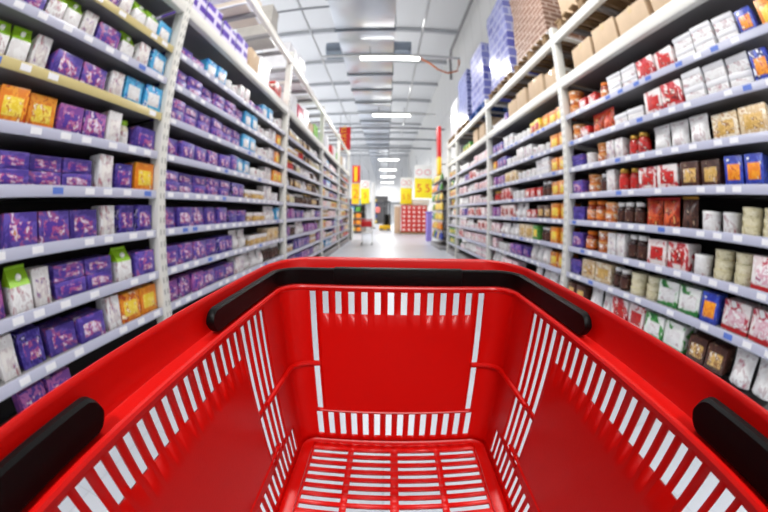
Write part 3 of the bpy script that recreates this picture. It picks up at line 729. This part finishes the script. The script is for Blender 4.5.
# ------------------------------------------------------------------ beyond the racks
def text(body, size, loc, rot, m, parent, name='lettering', ext=.002):
    c = bpy.data.curves.new(name, 'FONT'); c.body = body; c.size = size; c.extrude = ext; c.align_x = 'CENTER'; c.align_y = 'CENTER'
    o = bpy.data.objects.new(name, c); COL.objects.link(o); dg = bpy.context.evaluated_depsgraph_get()
    me = bpy.data.meshes.new_from_object(o.evaluated_get(dg)); bpy.data.objects.remove(o); bpy.data.curves.remove(c)
    me.materials.clear(); me.materials.append(m)
    r = bpy.data.objects.new(name, me); COL.objects.link(r); r.location = loc; r.rotation_euler = rot; r.parent = parent
    return r
def board(name, x, y, z0, z1, w, label, parts, cat='sign', hang=True, group='hanging signs over the aisle end'):
    t = empty(name, (x, y, W(z0))); tag(t, label, cat, group); H = z1-z0
    for pn, a, b, m in parts: MB().box(-w/2, w/2, -.012, .012, a*H, b*H, .004).build(pn, m, t)
    if hang:
        for sx in (-w*.4, w*.4): MB().tube([(sx, 0, H), (sx, 0, H+.5)], .006, 6).build('hanger', M_DARK, t)
    return t
s = board('aisle_sign', -1.62, 13.7, 2.55, 3.5, .46, 'dark red sign with upright yellow letters over the left rack end', [('panel', 0, 1, M_SRED)])
text('ЧИТАТЬ', .27, (-.02, -.014, .47), (PI/2, -PI/2, 0), M_SYEL, s)
s = board('aisle_sign', -1.32, 15.8, 1.42, 2.2, .36, 'red hanging sign with a yellow stripe above an orange board', [('panel', 0, 1, M_SRED), ])
MB().box(-.09, .05, -.016, -.012, .06, .72).build('stripe', M_SYEL, s)
s = board('price_board', -1.36, 16.0, .45, 1.40, .36, 'yellow and orange price board under the red striped sign', [('panel', 0, 1, mat('amber_card', (250, 205, 20), .5))])
text('2', .6, (0, -.014, .45), (PI/2, 0, 0), mat('orange_ink', (240, 130, 20), .5), s)
s = board('price_board', -.98, 17.0, .5, 1.62, .42, 'yellow price board with white top and pink ring, left', [('panel', 0, .66, M_YEL), ('header', .66, 1, M_CARD)])
rg = MB(); rg.tube([(.13*math.cos(a*PI/12), -.014, .92+.13*math.sin(a*PI/12)) for a in range(24)], .014, 6, True); rg.build('ring', mat('pink_ink', (230, 110, 130), .5), s)
text('5', .4, (0, -.014, .4), (PI/2, 0, 0), mat('orange_ink', (240, 130, 20)), s)
s = board('price_board', 1.12, 18.95, .55, 2.0, .62, 'smaller yellow price board with white top over the red cartons', [('panel', 0, .6, M_YEL), ('header', .6, 1, M_CARD)])
for sx in (-.14, .14):
    rg = MB(); rg.tube([(sx+.12*math.cos(a*PI/12), -.014, 1.16+.12*math.sin(a*PI/12)) for a in range(24)], .014, 6, True); rg.build('ring', mat('pink_ink', (230, 110, 130)), s)
    text('5', .4, (sx, -.014, .38), (PI/2, 0, 0), mat('orange_ink', (240, 130, 20)), s)
s = board('price_board', 1.98, 18.3, .86, 2.6, .92, 'larger yellow price board with two red marks over the red cartons', [('panel', 0, .6, M_YEL), ('header', .6, 1, M_CARD)])
for sx in (-.22, .22):
    rg = MB(); rg.tube([(sx+.16*math.cos(a*PI/12), -.014, 1.36+.13*math.sin(a*PI/12)) for a in range(24)], .018, 6, True); rg.build('ring', mat('pink_ink', (230, 110, 130)), s)
    text('5', .6, (sx, -.014, .5), (PI/2, 0, 0), mat('red_ink', (226, 60, 40), .5), s)
# tall red and yellow end sign on the right rack
t = empty('end_sign', (1.53, 10.0, W(1.15))); tag(t, 'narrow upright sign, red above yellow, at the right rack end', 'sign')
MB().box(-.045, .045, -.2, .2, .5, 1.42, .01).build('red_panel', M_SRED, t); MB().box(-.045, .045, -.2, .2, 0, .5, .01).build('yellow_panel', M_SYEL, t)
MB().box(.045, .2, -.02, .02, .3, .34).build('bracket', M_WHT, t)

# red cartons promoted at the end of the aisle
RC = MB().box(0, .262, 0, .3, 0, .232, .006).mesh('promo_carton', P('promo_red', [(196, 34, 30), (214, 54, 46), (176, 24, 24), (226, 120, 110)], 2.2, (.5, .7, .9)))
RCl = MB().box(.07, .192, -.002, 0, .06, .17).mesh('front_print', P('promo_print', [(240, 228, 220), (234, 214, 206), (204, 44, 38), (240, 230, 224)], 3.4, (.5, .7, .86)))
cols = ['leftmost', 'second', 'middle', 'fourth', 'rightmost']; rows = ['bottom', 'second', 'third', 'fourth', 'fifth', 'top']
for r in range(6):
    for c in range(5):
        t = bpy.data.objects.new('promo_carton', RC); COL.objects.link(t); t.location = (.86+c*.265, 18.6, r*.2335+.12)
        tag(t, 'red carton with white print, %s row, %s column of the stack' % (rows[r], cols[c]), 'carton', 'red cartons stacked at the aisle end')
        link_child(RCl, 'front_print', t)
pl_ = MB(); pl_.box(.84, 2.2, 18.58, 19.5, .09, .12); 
for yq in (18.6, 19.0, 19.4): pl_.box(.84, 2.2, yq, yq+.1, 0, .09)
tag(pl_.build('display_pallet', M_WOOD), 'low wooden pallet under the red cartons', 'pallet')
t = MB().box(.5, .82, 18.9, 19.6, 0, 1.45, .01).build('display_bin', M_KRAFT); tag(t, 'tall beige card display bin left of the red cartons', 'bin')
MB().box(.48, .84, 18.88, 19.62, 1.45, 1.56, .01).build('header', M_CARD, t)
t = MB().box(.86, 2.4, 19.1, 19.6, 1.55, 1.86, .01).build('white_tray', M_CARD); tag(t, 'long white tray on top behind the red cartons', 'tray')
MB().box(.9, 2.36, 19.55, 19.59, .13, 1.55).build('tray_stand', M_KRAFT, t)
t = MB().box(1.62, 1.82, 13.6, 14.0, 0, 1.15, .02).build('purple_bin', mat('lilac_card', (150, 130, 214), .5)); tag(t, 'lilac display bin standing past the snack gondola', 'bin')
MB().box(1.6, 1.84, 13.58, 14.02, 1.1, 1.17, .01).build('rim', mat('lilac_rim', (120, 96, 200), .5), t)

# snack gondola after the right rack
t = empty('snack_gondola', (1.62, 10.3, 0)); tag(t, 'grey wire gondola of bright snack bags beyond the right rack', 'shelf')
MB().box(.45, .48, 0, 2.1, 0, 2.35).build('back_panel', M_SHELF, t)
MB().box(0, .48, 0, 2.1, 0, .12, .01).build('plinth', M_SHELF, t)
for k in range(7): MB().box(0, .46, 0, 2.1, .28+k*.3, .3+k*.3, .003).build('shelf', M_SHELF, t)
for yq in (0, 2.06): MB().box(.40, .46, yq, yq+.04, 0, 2.35).build('post', M_WHT, t)
for k in range(7):
    runs = [(random.choice(['sy', 'sg', 'so', 'sb', 'sy']), 2, 1) for _ in range(6)]
    fill(1.62, -1, .3+k*.3+.001, 10.34, 12.36, runs, '%s shelf up, snack gondola' % ORD[k+1], False, headroom=.26, xin=.01)

# small red and white trolley at the end of the left rack
t = empty('shopping_trolley', (-.62, 11.9, 0)); tag(t, 'small white wire trolley with red tray by the left rack end', 'trolley')
b = MB()
for sx in (-.17, .17):
    b.tube([(sx, .3, .1), (sx, -.25, .1)], .012, 6); b.tube([(sx, .26, .1), (sx*1.05, .1, .55), (sx*1.05, -.34, .86)], .012, 6)
b.build('frame', M_WHT, t)
b = MB()
for q in range(7):
    z = .42+q*.045; f = .9+.03*q
    b.tube([(-.2*f, .3*f, z), (.2*f, .3*f, z), (.2*f, -.2*f, z), (-.2*f, -.2*f, z)], .006, 5, True)
for q in range(6):
    x = -.18+q*.072; b.tube([(x, -.18, .42), (x*1.1, -.215, .69)], .005, 5); b.tube([(x, .27, .42), (x*1.1, .325, .69)], .005, 5)
b.box(-.18, .18, -.18, .27, .41, .42); b.build('wire_basket', M_WHT, t)
MB().box(-.17, .17, -.34, -.16, .62, .82, .02).build('red_tray', M_SRED, t)
MB().tube([(-.19, -.34, .86), (.19, -.34, .86)], .018, 8).build('push_handle', M_SRED, t)
for sx in (-.17, .17):
    for sy in (-.22, .27):
        wv = MB().lathe([(.02, -.012), (.048, -.012), (.05, 0), (.048, .012), (.02, .012)], n=14); wv.build('caster', M_DARK, t, (sx, sy, .05), (0, PI/2, 0))

# low white cabinet and grey shelving on the left beyond the rack
def far_unit(name, x0, x1, y0, y1, h, label, rows_, m=M_WHT):
    t = empty(name, (x0, y0, 0)); tag(t, label, 'shelf', 'shelf units beyond the aisle')
    w_, d_ = x1-x0, y1-y0
    MB().box(0, w_, d_-.03, d_, 0, h).build('back_panel', m, t)
    for sx in (0, w_-.04): MB().box(sx, sx+.04, 0, d_, 0, h).build('side_panel', m, t)
    for k in range(rows_+1): MB().box(.04, w_-.04, 0, d_-.03, .08+k*(h-.12)/rows_, .11+k*(h-.12)/rows_).build('shelf', M_SHELF, t)
    return t
far_unit('white_cabinet', -1.62, -1.3, 13.75, 14.3, 1.3, 'white shelf cabinet at the end of the left rack', 4)
far_unit('grey_shelving', -2.2, -1.05, 19.0, 19.6, 1.9, 'grey shelf unit behind the white trolley', 5, M_SHELF)
far_unit('far_shelving', -1.5, .3, 38, 38.7, 3.0, 'farthest shelf unit in front of the back wall', 5, M_SHELF)
pool = ['bl', 'ye', 'gr', 'or', 'lb', 'vi']
def block_goods(x0, x1, y, zs, label, seed):
    rnd = random.Random(seed); names = ['blue', 'yellow', 'green', 'orange', 'pale blue', 'violet']; c = {}
    for r, z in enumerate(zs):
        x = x0
        while x < x1-.3:
            q = rnd.randrange(6); w_ = rnd.uniform(.22, .3)
            t = MB().box(-w_/2, w_/2, 0, .3, 0, rnd.uniform(.2, .28), .01).build('stock_box', [BLP, YLP, GRN, ORG, LBm, VI][q], None, (x+w_/2, y, z))
            c[(q, r)] = c.get((q, r), 0)+1
            tag(t, '%s %s box from the left, %s row, %s' % (ORD[c[(q, r)]], names[q], ['bottom', 'second', 'third', 'fourth', 'fifth'][r], label), 'box', 'boxes on ' + label)
            x += w_+rnd.uniform(.02, .08)
block_goods(-1.9, -1.1, 19.05, [.111+k*.356 for k in range(5)], 'the grey shelf unit', 3)
block_goods(-1.14, -.56, 38.05, [.111+k*.576 for k in range(5)], 'the farthest shelf unit', 4)
t = MB().box(-.98, -.72, 24.6, 24.9, 0, W(2.2), .02).build('display_column', M_CARD); tag(t, 'plain white column standing far behind the small trolley', 'column')
MB().box(-1.0, -.7, 24.58, 24.92, 0, .12, .01).build('base', M_SHELF, t)
t = MB().box(-14, 2.95, 46.6, 46.9, W(1.6), W(CEIL)).build('trim_31', mat('fascia_grey', (226, 227, 229), .6)); struct(t)
# far right white partition above the cartons and dark stacker
t = empty('pallet_stacker', (-.05, 23.2, 0)); tag(t, 'yellow and black pallet stacker parked at the end of the aisle', 'forklift')
MB().box(-.35, .4, -.4, .5, .0, .32, .04).build('base', M_SYEL, t); MB().box(-.1, .42, .3, .8, .3, 1.05, .05).build('motor_cover', M_BLK, t)
for sx in (-.02, .34): MB().box(sx-.04, sx+.04, .1, .2, .2, 1.95, .01).build('mast', M_DARK, t)
MB().box(-.02, .34, .12, .18, 1.8, 1.9).build('mast_top', M_DARK, t)
for sx in (-.2, .25): MB().box(sx-.08, sx+.08, -1.4, -.4, .05, .11, .01).build('fork', M_DARK, t)
t = MB().box(-.78, -.42, 28, 28.05, W(.1), W(.55), .01).build('hanging_sign', mat('pale_red', (226, 120, 110), .5)); tag(t, 'small pale red sign far down the aisle', 'sign')
for sx in (-.7, -.5): MB().tube([(sx, 28.02, W(.5)), (sx, 28.02, W(4.2))], .01, 5).build('hanger', M_DARK, t)

# ------------------------------------------------------------------ the red shopping basket
X0, PH, PS, TA = .0110, -.0072, .0125, .0385
Dv = Vector((math.sin(PS)*math.cos(TA), math.cos(PS)*math.cos(TA), math.sin(TA)))
R0v = Vector((math.cos(PS), -math.sin(PS), 0)); U0v = R0v.cross(Dv)
Rv = R0v*math.cos(PH)+U0v*math.sin(PH); Uv = U0v*math.cos(PH)-R0v*math.sin(PH)
bk = empty('shopping_basket')
Mx = Matrix((Rv, Dv, Uv)).transposed().to_4x4(); Mx.translation = Vector((X0, 0, CAMH-.0018)) ; bk.matrix_world = Mx
tag(bk, 'glossy red plastic shopping basket with two folded black handles, in the foreground', 'basket')
ZI, ZF = -.0956, -.300
YF0, YF1, YN0, YN1 = .386, .366, -.072, -.052
A0, A1 = .133, .118
def rect(v, off=0):
    t = v
    return (A0+(A1-A0)*t+off, YF0+(YF1-YF0)*t+off, YN0+(YN1-YN0)*t-off)
def ring(v, off, nc=10, rad=None, ns=1):
    """(point, outward normal) list round the rounded rectangle at depth v"""
    a, yf, yn = rect(v, off); r = (.028-.008*v if rad is None else rad)+off
    r = max(r, .004)
    out = []
    cs = [((a-r, yf-r), 0), ((-a+r, yf-r), PI/2), ((-a+r, yn+r), PI), ((a-r, yn+r), 1.5*PI)]
    for (cx, cy), a0 in cs:
        for k in range(nc+1):
            an = a0+PI/2*k/nc; n_ = (math.cos(an), math.sin(an)); out.append(((cx+r*n_[0], cy+r*n_[1]), n_))
    return out
# the pierced wall: every side is a sheet with its slots cut out; corners are plain sheets between them
def z_of(v): return ZI+(ZF-ZI)*v
def v_of(z): return (z-ZI)/(ZF-ZI)
def pierced(bm, u0, u1, slots, fn, extra_u=(), extra_v=(), v0=0.0, v1=1.0):
    """slots: (ua, ub, va, vb). Cells between all cut lines become quads unless a slot covers them"""
    us = sorted({round(q, 5) for s_ in slots for q in s_[:2]} | {u0, u1} | set(extra_u)); vs = sorted({round(q, 5) for s_ in slots for q in s_[2:]} | {v0, v1} | set(extra_v))
    us = [q for q in us if u0-1e-6 <= q <= u1+1e-6]; vs = [q for q in vs if v0-1e-6 <= q <= v1+1e-6]
    cache = {}
    def V(i, j):
        if (i, j) not in cache: cache[(i, j)] = bm.verts.new(fn(us[i], vs[j]))
        return cache[(i, j)]
    for i in range(len(us)-1):
        for j in range(len(vs)-1):
            cu, cv = (us[i]+us[i+1])/2, (vs[j]+vs[j+1])/2
            if any(a < cu < b and c < cv < d for a, b, c, d in slots): continue
            f = bm.faces.new((V(i, j), V(i+1, j), V(i+1, j+1), V(i, j+1))); f.smooth = True
vt0, vt1 = v_of(-.1015), v_of(-.1275); vl0, vl1 = v_of(-.2575), v_of(-.291); vm = v_of(-.252); vr0, vr1 = v_of(-.187), v_of(-.193)
def end_slots(c=0.0):
    S = [(-.0835+.0151*k-.0035, -.0835+.0151*k+.0035, vt0, vt1) for k in range(12)]
    for x in (-.0985, .0975): S += [(x-.0035, x+.0035, vt0, vr0), (x-.0035, x+.0035, vr1, vm)]
    S += [(-.1005+.0154*k-.0038, -.1005+.0154*k+.0038, vl0, vl1) for k in range(14)]
    return S
def side_slots():
    S = []
    m = .157
    for k in range(7):
        for sg in (-1, 1):
            y = m+sg*(.00675+.0135*k); S.append((y-.0036, y+.0036, vt0, vt1))
    for k in range(4):
        y = .2605+.015*k
        for yy in (y, 2*m-y):
            S += [(yy-.0046, yy+.0046, vt0, vr0), (yy-.0046, yy+.0046, vr1, vm)]
    n_ = 12
    for k in range(-n_, n_+1):
        y = m+k*.0147; S.append((y-.0042, y+.0042, vl0, vl1))
    return S
wall = bmesh.new()
def straight(v, side):
    a, yf, yn = rect(v); r = .028-.008*v
    return a, yf, yn, r
UX = .105                                 # end sheet half-length in its own u
def f_far(u, v):
    a, yf, yn, r = straight(v, 0); s = (a-r)
    return (u/UX*s, yf, z_of(v))
def f_near(u, v):
    a, yf, yn, r = straight(v, 0); s = (a-r)
    return (u/UX*s, yn, z_of(v))
YS0, YS1 = YN0+.028, YF0-.028
YM = .157
def f_side(sg):
    def f(u, v):
        a, yf, yn, r = straight(v, 0); hl0 = (YS1-YS0)/2; hl = ((yf-r)-(yn+r))/2
        bow = .0025*(1-((u-YM)/hl0)**2)*(1-v*.6)
        return (sg*(a+bow), YM+(u-YM)*hl/hl0, z_of(v))
    return f
uu = [YS0+(YS1-YS0)*k/24 for k in range(25)]
vv = [k/8 for k in range(9)]
pierced(wall, -UX, UX, [(a, b, c, d) for a, b, c, d in end_slots()], f_far, (), vv)
pierced(wall, -UX, UX, [(a, b, c, d) for a, b, c, d in end_slots()], f_near, (), vv)
for sg in (-1, 1): pierced(wall, YS0, YS1, side_slots(), f_side(sg), uu, vv)
allv = sorted(set(vv) | {vt0, vt1, vl0, vl1, vm, vr0, vr1})
for sx in (1, -1):
    for sy in (1, -1):
        g = []
        for v in allv:
            a, yf, yn, r = straight(v, 0); row = []
            for k in range(11):
                an = PI/2*k/10
                x = sx*(a-r+r*math.cos(an)); y = (yf-r+r*math.sin(an)) if sy > 0 else (yn+r-r*math.sin(an))
                row.append(wall.verts.new((x, y, z_of(v))))
            g.append(row)
        for j in range(len(allv)-1):
            for k in range(10): wall.faces.new((g[j][k], g[j][k+1], g[j+1][k+1], g[j+1][k])).smooth = True
bmesh.ops.remove_doubles(wall, verts=wall.verts[:], dist=.0003)
def finish(bm, name, m, th, off=-1):
    bmesh.ops.recalc_face_normals(bm, faces=bm.faces[:])
    me = bpy.data.meshes.new(name); bm.to_mesh(me); bm.free(); me.materials.append(m)
    try: me.set_sharp_from_angle(angle=math.radians(40))
    except Exception: pass
    o = bpy.data.objects.new(name, me); COL.objects.link(o); o.parent = bk
    if th:
        md = o.modifiers.new('thickness', 'SOLIDIFY'); md.thickness = th; md.offset = off; md.use_even_offset = False
    return o
finish(wall, 'tub_wall', M_RED, .0018, 0)
# floor grate: four columns of slots in groups of eight
fl = bmesh.new(); S = []
cx = [(-.1015, -.0575), (-.0505, -.0045), (.0045, .0505), (.0575, .1015)]
y = .346; r = 0
while y > -.03:
    for a, b in cx: S.append((a, b, y-.009, y))
    r += 1; y -= .0143
    if r % 8 == 0: y -= .009
FB = .0095
pierced(fl, -.104, .104, S, lambda u, v: (u, v, ZF-.004), (), (), -.05, .358)
finish(fl, 'floor_grate', M_RED, .004, 0)
# rounded foot between wall and floor
ft = MB()
pr = [(0, 0), (-.0015, -.002), (-.004, -.0035), (-.013, -.0035), (-.013, -.0065), (-.002, -.0065), (.0012, -.004), (.0016, 0)]
ft.sweep([(p, n_) for p, n_ in ring(1, 0)], [(o_, ZF+.001+h_) for o_, h_ in pr]); ft.build('foot', M_RED, bk)
# rim: inner bead, ledge and upright outer flange, carried round the tub
rim = MB()
LZ = -.0708
prof = [(-.0022, ZI-.004), (-.0026, ZI-.001), (-.0016, ZI+.0006), (.0006, ZI+.001), (.003, ZI-.0008), (.0055, ZI-.0022), (.0285, ZI-.0022), (.0305, ZI+.001), (.0315, LZ-.004), (.0325, LZ-.0012), (.0345, LZ), (.0375, LZ-.0004), (.0395, LZ-.002), (.0398, LZ-.006), (.0365, LZ-.0075), (.0345, LZ-.006), (.0335, ZI-.004), (.0305, ZI-.0055), (.003, ZI-.0052), (.0012, ZI-.006)]
side_k = .54                                      # the ledge is narrower along the sides than at the ends
path = ring(0, 0, 12)
rings_ = []
def side_bow(p):
    if abs(p[0]) < A0-.001: return 0
    return .0025*(1-((p[1]-YM)/((YS1-YS0)/2))**2)
pp = []
for (p, n_) in path: pp.append((p, n_))
dense = []
for i, (p, n_) in enumerate(pp):
    dense.append((p, n_)); q, m_ = pp[(i+1) % len(pp)]
    L_ = math.dist(p, q)
    if L_ > .06:
        K = 16
        for k in range(1, K): dense.append(((p[0]+(q[0]-p[0])*k/K, p[1]+(q[1]-p[1])*k/K), n_))
vr = []
for p, n_ in dense:
    bow = side_bow(p) if abs(n_[0]) > .99 else 0
    row = []
    for o_, h_ in prof:
        ox = o_*(side_k if True else 1) if o_ > .004 else o_
        oy = o_*1.55 if o_ > .004 else o_
        row.append(rim.bm.verts.new((p[0]+n_[0]*ox+(math.copysign(bow, p[0])), p[1]+n_[1]*oy, h_)))
    vr.append(row)
K = len(prof)
for i in range(len(vr)):
    a, b = vr[i], vr[(i+1) % len(vr)]
    for j in range(K): rim.bm.faces.new((a[j], b[j], b[(j+1) % K], a[(j+1) % K])).smooth = True
rim.build('rim', M_RED, bk)
# ribs round the inside corners and the edges of the plain panels
for sx in (-1, 1):
    for sy in (1, -1):
        pts = []
        v = v_of(-.190); a, yf, yn, r = straight(v, 0); r2 = r
        ye = .0
        pts.append((sx*.091, (yf if sy > 0 else yn)-sy*.001, -.190))
        for k in range(9):
            an = PI/2*(1-k/8)
            pts.append((sx*(a-r2+(r2-.002)*math.cos(an)), (yf-r2+(r2-.002)*math.sin(an)) if sy > 0 else (yn+r2-(r2-.002)*math.sin(an)), -.190))
        pts.append((sx*(a+.001), (.276 if sy > 0 else 2*YM-.276), -.190))
        MB().tube(pts, .003, 8, flat=(.003, .0032)).build('corner_rib', M_RED, bk)
for sg in (-1, 1):
    v = v_of(-.246); a, yf, yn, r = straight(v, 0)
    MB().tube([(sg*(a+.0014), .282, -.246), (sg*(a+.0026), .157, -.246), (sg*(a+.0014), .03, -.246)], .002, 6, flat=(.0028, .0018)).build('panel_edge', M_RED, bk)
a, yf, yn, r = straight(v_of(-.2547), 0)
MB().tube([(-.094, yf-.0008, -.2547), (.094, yf-.0008, -.2547)], .0016, 6, flat=(.002, .0012)).build('panel_edge', M_RED, bk)
# the two handles lie folded on the ledge; rounded bars with a sleeve on the grip
def handle(far):
    root = empty('handle'); root.parent = bk; root['label'] = ('far' if far else 'near') + ' black handle folded down on the rim'
    yy = (lambda y: y) if far else (lambda y: 2*YM-y)
    HX, HY = A0+.0086, YF0+.0125
    r = .030
    path = []
    for k in range(15): path.append((-HX-side_bow((-A0, .225+k*.0085))*1, .222+(HY-r-.222)*k/14))
    path = [(-HX-.0025*(1-((min(y, YS1)-YM)/((YS1-YS0)/2))**2), y) for (_, y) in path]
    for k in range(1, 9):
        an = PI-PI/2*k/8; path.append((-HX+r+r*math.cos(an), HY-r+r*math.sin(an)))
    path += [(-.06, HY), (0, HY)]
    path += [(-x, y) for x, y in reversed(path[:-1])]
    pts = [Vector((x, yy(y), 0)) for x, y in path]
    zt, zb = ZI+.0186, ZI-.0008
    T = .0036
    b = MB(); N = len(pts); rows_ = []
    Ltot = 0; cum = [0]
    for i in range(1, N): Ltot += (pts[i]-pts[i-1]).length; cum.append(Ltot)
    # rounded ends: extra stations whose height follows a half round
    sts = []
    for i in range(N): sts.append((cum[i], pts[i]))
    def at(s_):
        s_ = max(0, min(Ltot, s_))
        for i in range(1, N):
            if s_ <= cum[i]: 
                q = (s_-cum[i-1])/(cum[i]-cum[i-1]+1e-9); return pts[i-1].lerp(pts[i], q), (pts[i]-pts[i-1]).normalized()
        return pts[-1], (pts[-1]-pts[-2]).normalized()
    hh = (zt-zb)/2
    ss = [hh*(1-math.cos(PI/2*k/7)) for k in range(8)]
    ss = ss+[c for c in cum if hh+.001 < c < Ltot-hh-.001]+[Ltot-q for q in reversed(ss)]
    for s_ in ss:
        p, t_ = at(s_); e = min(s_, Ltot-s_)
        k = 1 if e >= hh else math.sqrt(max(0, 1-((hh-e)/hh)**2))
        k = max(k, .04)
        nrm = Vector((t_.y, -t_.x, 0)); mid = (zt+zb)/2; a_ = hh*k; bv = min(.0016, a_*.4)
        pr_ = [(-T, -a_+bv), (-T+bv, -a_), (T-bv, -a_), (T, -a_+bv), (T, a_-bv), (T-bv, a_), (-T+bv, a_), (-T, a_-bv)]
        rows_.append([b.bm.verts.new(p+nrm*o_+Vector((0, 0, mid+h_))) for o_, h_ in pr_])
    for i in range(len(rows_)-1):
        A_, B_ = rows_[i], rows_[i+1]
        for j in range(8): b.bm.faces.new((A_[j], B_[j], B_[(j+1) % 8], A_[(j+1) % 8])).smooth = True
    b.bm.faces.new(rows_[0]); b.bm.faces.new(list(reversed(rows_[-1])))
    b.build('bar', M_BLK, root)
    yk = yy(HY)
    MB().box(-.075, .075, yk-T-.0012, yk+T+.0012, zb+.0003, zt+.0011, .002).build('grip_sleeve', mat('grip_rubber', (6, 5, 6), .5, bump=.2, bscale=700, spec=.2), root)
handle(True); handle(False)

# ------------------------------------------------------------------ stock that the basket, posts or other packs hide altogether is left out; the rest is counted and labelled
HIDDEN = {21, 29, 39, 40, 47, 64, 198, 209, 212, 220, 229, 231, 245, 248, 281, 288, 331, 349, 352, 357, 368, 371, 376, 384, 393, 399, 404, 427, 437, 447, 448,
455, 457, 458, 463, 465, 474, 475, 482, 483, 491, 499, 507, 508, 515, 516, 560, 574, 588, 801, 853, 860, 863, 866, 869, 910}
left_out = [r for n_, r in enumerate(STOCK) if n_ in HIDDEN]
for r in left_out:
    for c in list(r[0].children): bpy.data.objects.remove(c)
    bpy.data.objects.remove(r[0])
gone = {id(r) for r in left_out}
rows_by = {}
for r in STOCK:
    if id(r) not in gone: rows_by.setdefault((r[2], r[1]), []).append(r)
LN = ['', ', second up', ', third up', ', fourth up', ', fifth up']
for (place, k), rs in rows_by.items():
    ys = sorted({round(r[3], 4) for r in rs})
    for r in rs: r[0]['label'] = '%s %s from the camera, %s%s' % (ORD[ys.index(round(r[3], 4))+1], KIND[k][1], place, LN[r[4]])

# ------------------------------------------------------------------ camera and picture settings
cd = bpy.data.cameras.new('camera'); cam = bpy.data.objects.new('camera', cd); COL.objects.link(cam)
Mc = Matrix((RT, UP, -FW)).transposed().to_4x4(); Mc.translation = Vector((0, 0, CAMH)); cam.matrix_world = Mc
cd.type = 'PANO'; cd.sensor_width = 36; cd.sensor_height = 24; cd.clip_start = .01; cd.clip_end = 200
cd.dof.use_dof = True; cd.dof.focus_distance = .27; cd.dof.aperture_fstop = FSTOP
for holder in (cd, getattr(cd, 'cycles', None)):
    try:
        holder.panorama_type = 'FISHEYE_EQUISOLID'; holder.fisheye_lens = FPX*36/768; holder.fisheye_fov = PI
    except Exception: pass
scn.camera = cam
vs = scn.view_settings; vs.view_transform = 'Standard'; vs.look = 'None'; vs.gamma = 1; vs.use_curve_mapping = False; vs.exposure = -0.06
